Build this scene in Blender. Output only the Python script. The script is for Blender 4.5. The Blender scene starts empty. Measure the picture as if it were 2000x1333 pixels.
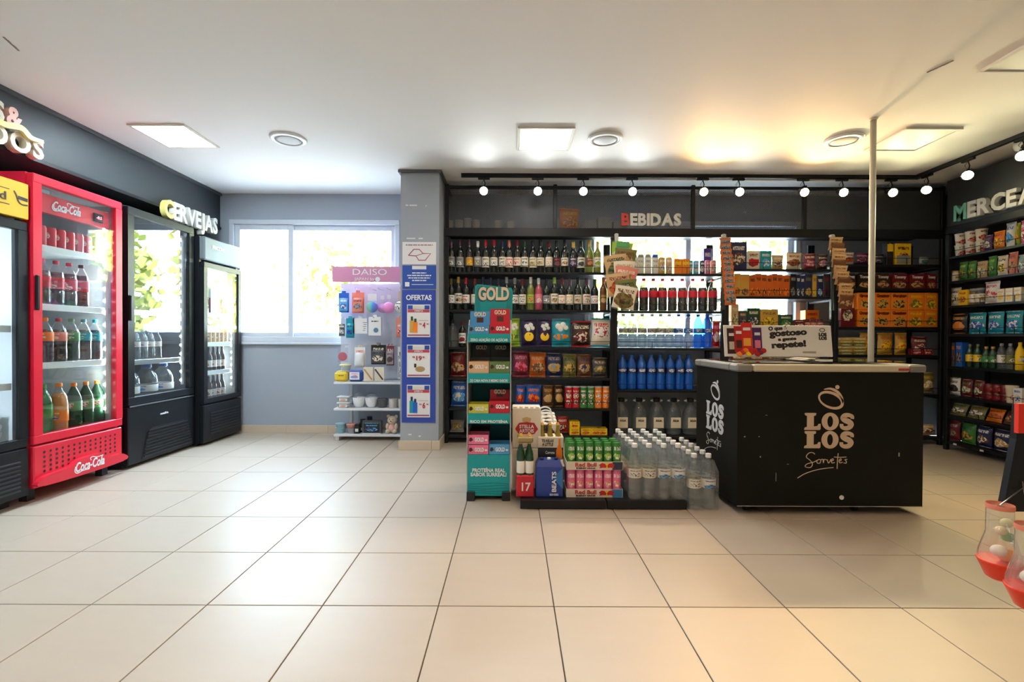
import bpy, bmesh, math, random
from mathutils import Vector, Matrix
random.seed(7)
C = bpy.context.scene.collection
scene = bpy.context.scene
PI = math.pi

# ------------------------------------------------------------------ camera
F_PX, PITCH, ROLL, CAM_H = 926.0, math.radians(-0.5), math.radians(0.25), 1.048
cam_data = bpy.data.cameras.new('camera')
cam_data.sensor_width = 36.0
cam_data.lens = F_PX / 2000.0 * 36.0
cam_data.clip_start = 0.05
cam = bpy.data.objects.new('camera', cam_data)
C.objects.link(cam)
fw = Vector((0, math.cos(PITCH), math.sin(PITCH)))
rt = Vector((1, 0, 0))
up = rt.cross(fw)
rt2 = rt * math.cos(ROLL) + up * math.sin(ROLL)
up2 = up * math.cos(ROLL) - rt * math.sin(ROLL)
cam.matrix_world = Matrix(((rt2.x, up2.x, -fw.x, 0), (rt2.y, up2.y, -fw.y, 0), (rt2.z, up2.z, -fw.z, CAM_H), (0, 0, 0, 1)))
scene.camera = cam

# ------------------------------------------------------------------ view, world, sun
vs = scene.view_settings
vs.view_transform = 'Standard'
vs.look = 'None'
vs.exposure = 0.28
vs.gamma = 1.0
vs.use_curve_mapping = False
try:
    scene.cycles.transparent_max_bounces = 32
    scene.cycles.max_bounces = 10
    scene.cycles.sample_clamp_indirect = 6.0
except Exception:
    pass
world = bpy.data.worlds.new('sky')
scene.world = world
world.use_nodes = True
wbg = world.node_tree.nodes['Background']
wbg.inputs[0].default_value = (0.60, 0.79, 1.0, 1)
wbg.inputs[1].default_value = 30.0
sun_data = bpy.data.lights.new('sun', 'SUN')
sun_data.energy = 400.0
sun_data.color = (1.0, 0.93, 0.8)
sun_data.angle = 0.01
sun = bpy.data.objects.new('sun', sun_data)
C.objects.link(sun)
sun.rotation_euler = (math.radians(40), 0, math.radians(-35))
PANEL_L = 24.0          # radiance of the neutral ceiling panels
SPOT_W = 46.0           # watts of each track spot


# ------------------------------------------------------------------ materials
MATS = {}


def pmat(name, col, rough=0.5, metal=0.0, spec=0.5, emit=None, es=0.0, coat=0.0):
    if name in MATS:
        return MATS[name]
    m = bpy.data.materials.new(name)
    m.use_nodes = True
    b = m.node_tree.nodes['Principled BSDF']
    b.inputs['Base Color'].default_value = (*col, 1)
    b.inputs['Roughness'].default_value = rough
    b.inputs['Metallic'].default_value = metal
    b.inputs['Specular IOR Level'].default_value = spec
    if coat:
        b.inputs['Coat Weight'].default_value = coat
    if emit:
        b.inputs['Emission Color'].default_value = (*emit, 1)
        b.inputs['Emission Strength'].default_value = es
    MATS[name] = m
    return m


def col(c, rough=0.45, spec=0.4):
    """plain coloured surface, named from its colour"""
    return pmat('c_%.3f_%.3f_%.3f_%.2f' % (*c, rough), c, rough, 0.0, spec)


def noisy(name, c1, c2, scale, rough=0.5, bump=0.0, stretch=(1, 1, 1), spec=0.4, rough2=None):
    if name in MATS:
        return MATS[name]
    m = pmat(name, c1, rough, 0, spec)
    nt = m.node_tree
    b = nt.nodes['Principled BSDF']
    tc = nt.nodes.new('ShaderNodeTexCoord')
    mp = nt.nodes.new('ShaderNodeMapping')
    mp.inputs['Scale'].default_value = stretch
    nz = nt.nodes.new('ShaderNodeTexNoise')
    nz.inputs['Scale'].default_value = scale
    nz.inputs['Detail'].default_value = 6
    nt.links.new(tc.outputs['Object'], mp.inputs[0])
    nt.links.new(mp.outputs[0], nz.inputs['Vector'])
    mx = nt.nodes.new('ShaderNodeMix')
    mx.data_type = 'RGBA'
    mx.inputs[6].default_value = (*c1, 1)
    mx.inputs[7].default_value = (*c2, 1)
    nt.links.new(nz.outputs['Fac'], mx.inputs[0])
    nt.links.new(mx.outputs[2], b.inputs['Base Color'])
    if bump:
        bp = nt.nodes.new('ShaderNodeBump')
        bp.inputs['Strength'].default_value = bump
        bp.inputs['Distance'].default_value = 0.002
        nt.links.new(nz.outputs['Fac'], bp.inputs['Height'])
        nt.links.new(bp.outputs[0], b.inputs['Normal'])
    return m


def thin(name, tint, rough=0.02, refl=1.0, body=None, bodyfac=0.0):
    """thin clear sheet: see-through with a Fresnel gloss; body mixes in some diffuse plastic"""
    if name in MATS:
        return MATS[name]
    m = bpy.data.materials.new(name)
    m.use_nodes = True
    nt = m.node_tree
    nt.nodes.clear()
    out = nt.nodes.new('ShaderNodeOutputMaterial')
    tr = nt.nodes.new('ShaderNodeBsdfTransparent')
    tr.inputs[0].default_value = (*tint, 1)
    gl = nt.nodes.new('ShaderNodeBsdfGlossy')
    gl.inputs['Roughness'].default_value = rough
    gl.inputs[0].default_value = (1, 1, 1, 1)
    lw = nt.nodes.new('ShaderNodeLayerWeight')
    lw.inputs[0].default_value = 0.5
    pw = nt.nodes.new('ShaderNodeMath')
    pw.operation = 'POWER'
    pw.inputs[1].default_value = 4.0
    nt.links.new(lw.outputs['Facing'], pw.inputs[0])
    mul = nt.nodes.new('ShaderNodeMath')
    mul.operation = 'MULTIPLY_ADD'
    mul.use_clamp = True
    mul.inputs[1].default_value = 0.9 * refl
    mul.inputs[2].default_value = 0.04 * refl
    nt.links.new(pw.outputs[0], mul.inputs[0])
    mix = nt.nodes.new('ShaderNodeMixShader')
    nt.links.new(mul.outputs[0], mix.inputs[0])
    src = tr.outputs[0]
    if bodyfac:
        df = nt.nodes.new('ShaderNodeBsdfDiffuse')
        df.inputs[0].default_value = (*(body or tint), 1)
        m2 = nt.nodes.new('ShaderNodeMixShader')
        m2.inputs[0].default_value = bodyfac
        nt.links.new(tr.outputs[0], m2.inputs[1])
        nt.links.new(df.outputs[0], m2.inputs[2])
        src = m2.outputs[0]
    nt.links.new(src, mix.inputs[1])
    nt.links.new(gl.outputs[0], mix.inputs[2])
    nt.links.new(mix.outputs[0], out.inputs[0])
    MATS[name] = m
    return m


def printed(c1, c2, c3, seed=0, rough=0.35, z0=0.15, z1=0.6, tz=0.78):
    """flat printed artwork: ground c1, a ragged picture patch c2/c3, a band of small marks c3"""
    key = 'print_%.2f%.2f%.2f_%.2f%.2f%.2f_%.2f%.2f%.2f_%d_%.2f' % (*c1, *c2, *c3, seed, z0)
    if key in MATS:
        return MATS[key]
    m = pmat(key, c1, rough, 0, 0.5)
    nt = m.node_tree
    N = nt.nodes.new
    L = nt.links.new
    b = nt.nodes['Principled BSDF']
    tc = N('ShaderNodeTexCoord')
    sp = N('ShaderNodeSeparateXYZ')
    L(tc.outputs['Generated'], sp.inputs[0])

    def math_(op, a, b_=None, clamp=False):
        n = N('ShaderNodeMath')
        n.operation = op
        n.use_clamp = clamp
        for i, v in enumerate((a, b_)):
            if v is None:
                continue
            if isinstance(v, (int, float)):
                n.inputs[i].default_value = v
            else:
                L(v, n.inputs[i])
        return n.outputs[0]

    def noise(scale, sx, sy, sz, off):
        mp = N('ShaderNodeMapping')
        mp.inputs['Scale'].default_value = (sx, sy, sz)
        mp.inputs['Location'].default_value = (off, off * 0.7, off * 1.3)
        L(tc.outputs['Generated'], mp.inputs[0])
        n = N('ShaderNodeTexNoise')
        n.inputs['Scale'].default_value = scale
        n.inputs['Detail'].default_value = 3
        L(mp.outputs[0], n.inputs['Vector'])
        return n.outputs['Fac']
    n1 = noise(3.0, 1, 0.3, 1, seed * 3.1)
    n2 = noise(8.0, 1, 0.3, 1, seed * 5.7)
    n3 = noise(14.0, 2.2, 0.3, 0.8, seed * 2.3)
    zc, zh = (z0 + z1) / 2, (z1 - z0) / 2
    dx = math_('DIVIDE', math_('SUBTRACT', sp.outputs[0], 0.5), 0.4)
    dz = math_('DIVIDE', math_('SUBTRACT', sp.outputs[2], zc), zh)
    d = math_('ADD', math_('MULTIPLY', dx, dx), math_('MULTIPLY', dz, dz))
    d = math_('ADD', d, math_('MULTIPLY', math_('SUBTRACT', n1, 0.5), 2.2))
    f1 = math_('LESS_THAN', d, 0.9)
    f2 = math_('MULTIPLY', f1, math_('GREATER_THAN', n2, 0.53))
    band = math_('LESS_THAN', math_('ABSOLUTE', math_('SUBTRACT', sp.outputs[2], tz)), 0.07)
    inx = math_('LESS_THAN', math_('ABSOLUTE', math_('SUBTRACT', sp.outputs[0], 0.5)), 0.36)
    f3 = math_('MULTIPLY', math_('MULTIPLY', band, inx), math_('GREATER_THAN', n3, 0.47))
    prev = None
    for f, cc in ((f1, c2), (f2, c3), (f3, c3)):
        mx = N('ShaderNodeMix')
        mx.data_type = 'RGBA'
        L(f, mx.inputs[0])
        if prev is None:
            mx.inputs[6].default_value = (*c1, 1)
        else:
            L(prev, mx.inputs[6])
        mx.inputs[7].default_value = (*cc, 1)
        prev = mx.outputs[2]
    L(prev, b.inputs['Base Color'])
    return m


def emat(name, c, s):
    if name in MATS:
        return MATS[name]
    return pmat(name, (0.8, 0.8, 0.8), 0.5, 0, 0.3, c, s)


BLACK = pmat('black_powder_coat', (0.009, 0.010, 0.012), 0.36, 0.0, 0.3)
BLACKM = pmat('black_matte', (0.010, 0.011, 0.012), 0.55)
CHAR = pmat('charcoal_panel', (0.035, 0.040, 0.046), 0.45)
WHITE = pmat('white_gloss', (0.82, 0.83, 0.84), 0.35)
PAPER = pmat('white_paper', (0.80, 0.79, 0.78), 0.6)
CREAM = pmat('cream_paint', (0.74, 0.66, 0.52), 0.5)
CHROME = pmat('brushed_steel', (0.62, 0.63, 0.64), 0.28, 1.0)
ALU = pmat('white_aluminium', (0.62, 0.67, 0.74), 0.35)
RED = pmat('cola_red', (0.70, 0.018, 0.045), 0.28, 0, 0.5)
INK = pmat('black_ink', (0.015, 0.014, 0.014), 0.6)
GLASS = thin('window_glass', (0.97, 0.98, 0.98), 0.0, 1.2)
DOORGLASS = thin('cooler_door_glass', (0.93, 0.96, 0.96), 0.0, 1.5)
PET = thin('clear_plastic', (0.90, 0.93, 0.94), 0.06, 1.6, (0.75, 0.79, 0.8), 0.055)
PETBLUE = thin('blue_plastic', (0.25, 0.58, 0.95), 0.06, 1.4, (0.02, 0.22, 0.85), 0.4)
PETGREEN = thin('green_plastic', (0.25, 0.7, 0.4), 0.06, 1.4, (0.03, 0.3, 0.12), 0.25)
FILM = thin('plastic_film', (0.95, 0.96, 0.97), 0.12, 1.3, (0.8, 0.8, 0.82), 0.05)


# ------------------------------------------------------------------ mesh helpers
class MB:
    def __init__(s):
        s.v, s.f = [], []

    def add(s, vs, fs):
        n = len(s.v)
        s.v += [tuple(p) for p in vs]
        s.f += [tuple(i + n for i in f) for f in fs]
        return s

    def box(s, x0, x1, y0, y1, z0, z1, bev=0.0):
        if bev <= 0:
            return s.add([(x0, y0, z0), (x1, y0, z0), (x1, y1, z0), (x0, y1, z0), (x0, y0, z1), (x1, y0, z1), (x1, y1, z1), (x0, y1, z1)],
                         [(0, 3, 2, 1), (4, 5, 6, 7), (0, 1, 5, 4), (1, 2, 6, 5), (2, 3, 7, 6), (3, 0, 4, 7)])
        bm = bmesh.new()
        bmesh.ops.create_cube(bm, size=1)
        for v in bm.verts:
            v.co = Vector(((x0 + x1) / 2 + v.co.x * (x1 - x0), (y0 + y1) / 2 + v.co.y * (y1 - y0), (z0 + z1) / 2 + v.co.z * (z1 - z0)))
        bmesh.ops.bevel(bm, geom=list(bm.edges), offset=bev, segments=1, affect='EDGES')
        bm.verts.index_update()
        s.add([v.co[:] for v in bm.verts], [[v.index for v in f.verts] for f in bm.faces])
        bm.free()
        return s

    def lathe(s, prof, n=16, cx=0, cy=0, close=True):
        """prof: list of (r, z) from bottom to top"""
        vs, fs = [], []
        for r, z in prof:
            for k in range(n):
                a = 2 * PI * k / n
                vs.append((cx + r * math.cos(a), cy + r * math.sin(a), z))
        for i in range(len(prof) - 1):
            for k in range(n):
                k2 = (k + 1) % n
                fs.append((i * n + k, i * n + k2, (i + 1) * n + k2, (i + 1) * n + k))
        if close:
            fs.append(tuple(range(n - 1, -1, -1)))
            fs.append(tuple((len(prof) - 1) * n + k for k in range(n)))
        return s.add(vs, fs)

    def tube(s, pts, r, n=8):
        pts = [Vector(p) for p in pts]
        rings = []
        for i, p in enumerate(pts):
            d = (pts[min(i + 1, len(pts) - 1)] - pts[max(i - 1, 0)]).normalized()
            a = d.cross(Vector((0, 0, 1)))
            if a.length < 1e-3:
                a = d.cross(Vector((0, 1, 0)))
            a.normalize()
            b = d.cross(a)
            rings.append([p + (a * math.cos(2 * PI * k / n) + b * math.sin(2 * PI * k / n)) * r for k in range(n)])
        vs = [q for ring in rings for q in ring]
        fs = []
        for i in range(len(pts) - 1):
            for k in range(n):
                k2 = (k + 1) % n
                fs.append((i * n + k, i * n + k2, (i + 1) * n + k2, (i + 1) * n + k))
        fs.append(tuple(range(n - 1, -1, -1)))
        fs.append(tuple((len(pts) - 1) * n + k for k in range(n)))
        return s.add(vs, fs)

    def prism(s, pts, y0, y1):
        """polygon of (x, z) extruded along y"""
        n = len(pts)
        vs = [(x, y0, z) for x, z in pts] + [(x, y1, z) for x, z in pts]
        fs = [tuple(range(n)), tuple(range(2 * n - 1, n - 1, -1))]
        for i in range(n):
            j = (i + 1) % n
            fs.append((i, i + n, j + n, j))
        return s.add(vs, fs)

    def mesh(s, name, smooth=False):
        me = bpy.data.meshes.new(name)
        me.from_pydata(s.v, [], s.f)
        me.update()
        bm = bmesh.new()
        bm.from_mesh(me)
        bmesh.ops.recalc_face_normals(bm, faces=bm.faces)
        bm.to_mesh(me)
        bm.free()
        if smooth:
            for p in me.polygons:
                p.use_smooth = len(p.vertices) <= 4
        return me


CACHE = {}


def cached(key, fn):
    if key not in CACHE:
        CACHE[key] = fn()
    return CACHE[key]


def obj(name, me, mat=None, parent=None, loc=(0, 0, 0), rot=(0, 0, 0), scale=(1, 1, 1)):
    o = bpy.data.objects.new(name, me)
    C.objects.link(o)
    if parent is not None:
        o.parent = parent
    o.location = loc
    o.rotation_euler = rot
    o.scale = scale
    if mat is not None:
        if len(me.materials) == 0:
            me.materials.append(mat)
        if me.materials[0] is not mat:
            o.material_slots[0].link = 'OBJECT'
            o.material_slots[0].material = mat
    return o


def boxo(name, b, mat, parent=None, bev=0.0, loc=(0, 0, 0), rot=(0, 0, 0)):
    key = ('box', tuple(round(q, 4) for q in b), bev)
    me = cached(key, lambda: MB().box(*b, bev=bev).mesh(name))
    return obj(name, me, mat, parent, loc, rot)


def thing(name, label, cat, loc=(0, 0, 0), rotz=0.0, group=None, rot=None):
    o = bpy.data.objects.new(name, None)
    C.objects.link(o)
    o.empty_display_size = 0.05
    o.location = loc
    o.rotation_euler = rot if rot else (0, 0, rotz)
    return tag(o, label, cat, group)


def tag(o, label, cat, group=None):
    o['label'] = label
    o['category'] = cat
    if group:
        o['group'] = group
    return o


def struct(name, me, mat, parent=None):
    o = obj(name, me, mat, parent)
    if parent is None:
        o['kind'] = 'structure'
    return o


def smooth_by_angle(me):
    for p in me.polygons:
        p.use_smooth = True


def text_mesh(s, bold=0.0, ext=0.002, align='CENTER', shear=0.0, space=1.0):
    def build():
        cu = bpy.data.curves.new('lettering', 'FONT')
        cu.body = s
        cu.size = 1.0
        cu.offset = bold
        cu.extrude = ext
        cu.align_x = align
        cu.align_y = 'CENTER'
        cu.shear = shear
        cu.space_character = space
        cu.resolution_u = 3
        o = bpy.data.objects.new('tmp_text', cu)
        C.objects.link(o)
        dg = bpy.context.evaluated_depsgraph_get()
        me = bpy.data.meshes.new_from_object(o.evaluated_get(dg))
        bpy.data.objects.remove(o)
        bpy.data.curves.remove(cu)
        me.materials.clear()
        if ext < 0.05 and me.vertices:
            ys = [v.co.y for v in me.vertices]
            me.transform(Matrix.Translation((0, -(min(ys) + max(ys)) / 2, 0)))
        return me
    return cached(('txt', s, bold, ext, align, shear, space), build)


FACE = {'-y': (PI / 2, 0, 0), '+x': (PI / 2, 0, PI / 2), '-x': (PI / 2, 0, -PI / 2), '+z': (0, 0, 0)}


def text(s, parent, loc, h, mat, face='-y', bold=0.02, ext=0.02, sx=1.0, name='lettering', align='CENTER', tilt=0.0, shear=0.0, space=1.0, width=None):
    """flat lettering about h metres tall (capital height); width fits it to a length"""
    me = text_mesh(s, bold, ext, align, shear, space)
    k = h / 0.70
    if width:
        xs = [v.co.x for v in me.vertices]
        sx = width / ((max(xs) - min(xs)) * k)
    r = list(FACE[face])
    o = obj(name, me, mat, parent, loc, r, (k * sx, k, 0.0015 / max(ext, 1e-4) if ext < 0.05 else k))
    if tilt:
        o.rotation_euler = (Matrix.Rotation(r[2], 4, 'Z') @ Matrix.Rotation(r[0], 4, 'X') @ Matrix.Rotation(tilt, 4, 'Z')).to_euler()
    return o


def ribbon(pts, w, t=0.002, taper=False):
    """flat pen stroke through (x, z) points, width w, facing -y, mesh at y in [-t, 0]"""
    mb = MB()
    P = [Vector((p[0], 0, p[1])) for p in pts]
    n = len(P)
    Lf, Rt = [], []
    for i, p in enumerate(P):
        d = (P[min(i + 1, n - 1)] - P[max(i - 1, 0)])
        d.normalize()
        nn = Vector((-d.z, 0, d.x))
        ww = w[i] if isinstance(w, (list, tuple)) else w
        Lf.append(p + nn * ww / 2)
        Rt.append(p - nn * ww / 2)
    vs = []
    for a, b in zip(Lf, Rt):
        vs += [(a.x, -t, a.z), (b.x, -t, b.z), (b.x, 0, b.z), (a.x, 0, a.z)]
    fs = []
    for i in range(n - 1):
        q = 4 * i
        for a, b in ((0, 1), (1, 2), (2, 3), (3, 0)):
            fs.append((q + a, q + b, q + 4 + b, q + 4 + a))
    fs += [(0, 3, 2, 1), (4 * n - 4, 4 * n - 3, 4 * n - 2, 4 * n - 1)]
    mb.add(vs, fs)
    return mb


def dashes(parent, xc, w, z, h, mat, y, seed=0):
    """a line of print too small to read: one flat mesh of word-long bars"""
    r = random.Random(seed)
    mb = MB()
    x = xc - w / 2
    while x < xc + w / 2:
        k = min(r.uniform(1.2, 4.5) * h, xc + w / 2 - x)
        if k > h * 0.5:
            mb.box(x, x + k, y - 0.0012, y, z - h / 2, z + h / 2)
        x += k + h * 0.55
    return obj('fine_print', mb.mesh('fine_print'), mat, parent)


def smooth_path(pts, k=6, closed=False):
    out = []
    n = len(pts)
    rng = range(n if closed else n - 1)
    for i in rng:
        g = lambda j: pts[j % n] if closed else pts[max(0, min(n - 1, j))]
        p0, p1, p2, p3 = g(i - 1), g(i), g(i + 1), g(i + 2)
        for s in range(k):
            t = s / k
            out.append(tuple(0.5 * ((2 * p1[c]) + (-p0[c] + p2[c]) * t + (2 * p0[c] - 5 * p1[c] + 4 * p2[c] - p3[c]) * t * t + (-p0[c] + 3 * p1[c] - 3 * p2[c] + p3[c]) * t ** 3) for c in range(len(p1))))
    out.append(tuple(pts[0] if closed else pts[-1]))
    return out


ORD = 'first second third fourth fifth sixth seventh eighth ninth tenth eleventh twelfth thirteenth fourteenth fifteenth sixteenth seventeenth eighteenth nineteenth twentieth twenty-first twenty-second twenty-third twenty-fourth'.split()
WARM = (1.0, 0.66, 0.34)
NEUT = (1.0, 0.96, 0.9)


def PX(px, Y):
    """x in metres of a photo column at depth Y"""
    return (px - 1000.0) * Y / F_PX


# ------------------------------------------------------------------ the room
XL, XR, YB, YF, ZC = -3.78, 4.62, 5.12, -2.4, 2.58
WALLG = noisy('grey_wall_paint', (0.34, 0.385, 0.45), (0.37, 0.415, 0.48), 3.0, 0.6, 0.05)
CEIL = noisy('ceiling_paint', (0.87, 0.86, 0.85), (0.90, 0.89, 0.88), 1.5, 0.7, 0.03)
GROUT = noisy('dark_grout', (0.06, 0.045, 0.035), (0.10, 0.08, 0.065), 40, 0.8)
TILE = noisy('cream_porcelain_tile', (0.43, 0.362, 0.285), (0.485, 0.41, 0.328), 2.2, 0.40, 0.02, (1, 5, 1), 0.45)
SKIRT = noisy('beige_skirting_tile', (0.56, 0.45, 0.34), (0.62, 0.51, 0.39), 5, 0.4)

floor = struct('floor', MB().box(XL, XR, YF, YB, -0.06, -0.004).mesh('floor'), GROUT)
T, GAP = 0.45, 0.0045
tile_me = MB().box(GAP / 2, T - GAP / 2, GAP / 2, T - GAP / 2, -0.01, 0.0, 0.0012).mesh('tile')
i0 = -9
for j in range(-5, 8):
    for i in range(i0, 10):
        x, y = 0.168 + i * T, 1.834 + j * T
        x1, y1 = min(x + T, XR), min(y + T, YB)
        if x < XL or x1 - x < 0.05 or y < YF:
            continue
        if y1 - y < T - 0.01 or x1 - x < T - 0.01:
            me = cached(('tile', round(x1 - x, 3), round(y1 - y, 3)), lambda: MB().box(GAP / 2, x1 - x - GAP / 2, GAP / 2, y1 - y - GAP / 2, -0.01, 0, 0.0012).mesh('tile'))
        else:
            me = tile_me
        obj('tile', me, TILE, floor, (x, y, 0))
struct('ceiling', MB().box(XL, XR, YF, YB, ZC, ZC + 0.1).mesh('ceiling'), CEIL)
W1 = (-3.05, -1.215, 0.985, 2.30)
W2 = (0.78, 3.10, 0.985, 2.30)
mb = MB()
mb.box(XL, XR, YB, YB + 0.18, 0, 0.985)
mb.box(XL, XR, YB, YB + 0.18, 2.30, ZC)
mb.box(XL, W1[0], YB, YB + 0.18, 0.985, 2.30)
mb.box(W1[1], W2[0], YB, YB + 0.18, 0.985, 2.30)
mb.box(W2[1], XR, YB, YB + 0.18, 0.985, 2.30)
struct('wall_back', mb.mesh('wall_back'), WALLG)
struct('wall_left', MB().box(XL - 0.12, XL, YF, YB, 0, ZC).mesh('wall_left'), CHAR)
struct('wall_right', MB().box(XR, XR + 0.12, YF, YB, 0, ZC).mesh('wall_right'), CHAR)
struct('wall_front', MB().box(XL, XR, YF - 0.12, YF, 0, ZC).mesh('wall_front'), noisy('pale_wall_paint', (0.62, 0.6, 0.57), (0.66, 0.64, 0.61), 2, 0.6))


def window(name, w, mull):
    x0, x1, z0, z1 = w
    root = bpy.data.objects.new(name, None)
    C.objects.link(root)
    root['kind'] = 'structure'
    y0, y1 = YB - 0.015, YB + 0.07
    for a, b, c, d in ((x0, x1, z1 - 0.05, z1), (x0, x1, z0, z0 + 0.055), (x0, x0 + 0.05, z0 + 0.055, z1 - 0.05), (x1 - 0.05, x1, z0 + 0.055, z1 - 0.05)):
        boxo('frame', (a, b, y0, y1, c, d), ALU, root, 0.004)
    boxo('sill', (x0 - 0.02, x1 + 0.02, YB - 0.04, YB + 0.02, z0 - 0.03, z0 - 0.001), ALU, root, 0.004)
    za, zb = z0 + 0.055, z1 - 0.05
    xs = [x0 + 0.05] + mull + [x1 - 0.05]
    for k in range(len(xs) - 1):
        yy = YB + 0.012 + 0.03 * (k % 2)
        a, b = xs[k] - (0.03 if k else 0), xs[k + 1] + (0.03 if k < len(xs) - 2 else 0)
        for q in ((a, a + 0.055, za, zb), (b - 0.055, b, za, zb), (a + 0.055, b - 0.055, zb - 0.055, zb), (a + 0.055, b - 0.055, za, za + 0.045)):
            boxo('sash', (q[0], q[1], yy, yy + 0.028, q[2], q[3]), ALU, root, 0.003)
        boxo('pane', (a + 0.055, b - 0.055, yy + 0.011, yy + 0.017, za + 0.045, zb - 0.055), GLASS, root)
    # daylight portal: no light of its own, only guides sky sampling through the opening
    ld = bpy.data.lights.new('portal', 'AREA')
    ld.shape = 'RECTANGLE'
    ld.size, ld.size_y = x1 - x0, z1 - z0
    try:
        ld.cycles.is_portal = True
    except Exception:
        return
    lo = bpy.data.objects.new('daylight_portal', ld)
    C.objects.link(lo)
    lo.parent = root
    lo.location = ((x0 + x1) / 2, YB + 0.16, (z0 + z1) / 2)
    lo.rotation_euler = (-PI / 2, 0, 0)


window('window_1', W1, [-2.40])
window('window_2', W2, [1.90])

# skirting: single tiles along the wall below the window
bb = bpy.data.objects.new('baseboard_back', None)
C.objects.link(bb)
bb['kind'] = 'structure'
xx = -3.0
for x in [-3.33, -2.882, -2.432, -1.982, -1.532]:
    boxo('tile', (x + 0.002, x + 0.448, YB - 0.014, YB, 0.0, 0.082), SKIRT, bb, 0.002)
# pillar
PXL, PXR, PYF = -1.03, -0.675, 4.375
pil = struct('pillar', MB().box(PXL, PXR, PYF, YB - 0.001, 0, ZC - 0.001).mesh('pillar'), noisy('pillar_paint', (0.34, 0.365, 0.40), (0.38, 0.405, 0.44), 5, 0.6, 0.08))
boxo('crown', (PXL - 0.022, PXR + 0.022, PYF - 0.022, YB - 0.001, ZC - 0.028, ZC - 0.001), pmat('pillar_crown', (0.10, 0.11, 0.12), 0.6), pil, 0.004)
for a, b in ((PXL - 0.014, -0.74), (-0.738, PXR + 0.014)):
    boxo('tile', (a, b, PYF - 0.014, PYF, 0, 0.085), SKIRT, pil, 0.002)
for s, x in ((-1, PXL), (1, PXR)):
    boxo('tile', (x - 0.014 if s < 0 else x, x if s < 0 else x + 0.014, PYF, YB - 0.02, 0, 0.085), SKIRT, pil, 0.002)
mk = pmat('old_tape_mark', (0.72, 0.72, 0.72), 0.7)
for (x, z, w) in ((-0.985, 2.25, 0.025), (-0.95, 2.25, 0.05), (-0.90, 2.25, 0.02), (-0.80, 2.245, 0.008), (-0.975, 1.945, 0.08), (-0.865, 1.945, 0.04), (-0.955, 0.135, 0.03), (-0.86, 0.12, 0.02)):
    boxo('tape_residue', (x, x + w, PYF - 0.001, PYF, z, z + 0.012), mk, pil)
# bulkhead above the coolers
XBH = -3.15
bh = struct('trim_1', MB().box(XL + 0.001, XBH, YF + 0.001, YB - 0.001, 2.19, ZC - 0.001).mesh('trim_1'), pmat('bulkhead_paint', (0.028, 0.034, 0.039), 0.5, 0, 0.3))
boxo('edge_strip', (XBH, XBH + 0.012, YF + 0.001, YB - 0.001, 2.19, 2.215), BLACK, bh)
boxo('edge_strip', (XBH, XBH + 0.02, YF + 0.001, YB - 0.001, ZC - 0.03, ZC - 0.001), pmat('painted_gap_shade', (0.03, 0.035, 0.04), 0.5), bh)  # solid dark strip; its colour stands for the shade in the gap

# ------------------------------------------------------------------ outside the windows
GROUND = noisy('pale_bounce_ground', (0.50, 0.50, 0.50), (0.42, 0.42, 0.42), 1.2, 0.9)  # unseen ground, made pale to bounce sunlight up onto the ceiling
struct('ground', MB().box(-16, 18, YB + 0.2, 24, -0.3, -0.05).mesh('ground'), GROUND)
LEAF = [noisy('leaf_green', (0.28, 0.36, 0.10), (0.48, 0.48, 0.14), 3, 0.6), noisy('leaf_yellow', (0.55, 0.48, 0.16), (0.36, 0.38, 0.10), 3, 0.6), noisy('leaf_dark', (0.18, 0.26, 0.08), (0.30, 0.36, 0.12), 3, 0.6)]
BARK = noisy('bark', (0.12, 0.09, 0.06), (0.22, 0.18, 0.13), 8, 0.9, 0.3)
rl = random.Random(3)
for k, (x, y, h, r, lm) in enumerate(((-3.6, 9.6, 3.6, 1.35, 0), (-0.5, 10.2, 4.2, 1.6, 1), (2.4, 9.4, 3.4, 1.2, 0), (5.3, 10.4, 4.4, 1.6, 2), (8.5, 9.8, 3.8, 1.5, 1), (11.9, 10.8, 4.4, 1.8, 0))):
    t = thing('garden_tree', '%s tree outside the windows, %s counted from the coolers' % (('green', 'yellowish', 'dark green')[lm], ORD[k]), 'tree', (x, y, -0.05), 0, 'trees outside the windows')
    mb = MB().tube([(0, 0, 0), (0.08, 0.03, h * 0.35), (-0.05, 0, h * 0.7)], 0.09, 8)
    mb.tube([(0.05, 0.02, h * 0.4), (0.5, 0.1, h * 0.65)], 0.045, 6).tube([(0.05, 0.02, h * 0.45), (-0.5, -0.1, h * 0.7)], 0.045, 6)
    obj('trunk', mb.mesh('trunk'), BARK, t)
    mb = MB()
    for _ in range(1500):
        a, b, q = rl.uniform(0, 2 * PI), rl.uniform(-1, 1), rl.random() ** 0.45
        c = Vector((math.cos(a) * math.sqrt(1 - b * b) * r * q, math.sin(a) * math.sqrt(1 - b * b) * r * q, h * 0.62 + b * h * 0.42 * q))
        u = Vector((rl.uniform(-1, 1), rl.uniform(-1, 1), rl.uniform(-1, 1))).normalized() * 0.13
        w = u.cross(Vector((rl.uniform(-1, 1), rl.uniform(-1, 1), rl.uniform(-1, 1)))).normalized() * 0.08
        mb.add([c - u, c - w, c + u, c + w], [(0, 1, 2, 3)])
    me = bpy.data.meshes.new('crown')
    me.from_pydata(mb.v, [], mb.f)
    o = obj('crown', me, LEAF[lm], t)
    o['kind'] = 'stuff'

# ------------------------------------------------------------------ ceiling fixtures
PFRAME = pmat('panel_frame', (0.72, 0.68, 0.55), 0.5)


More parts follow.
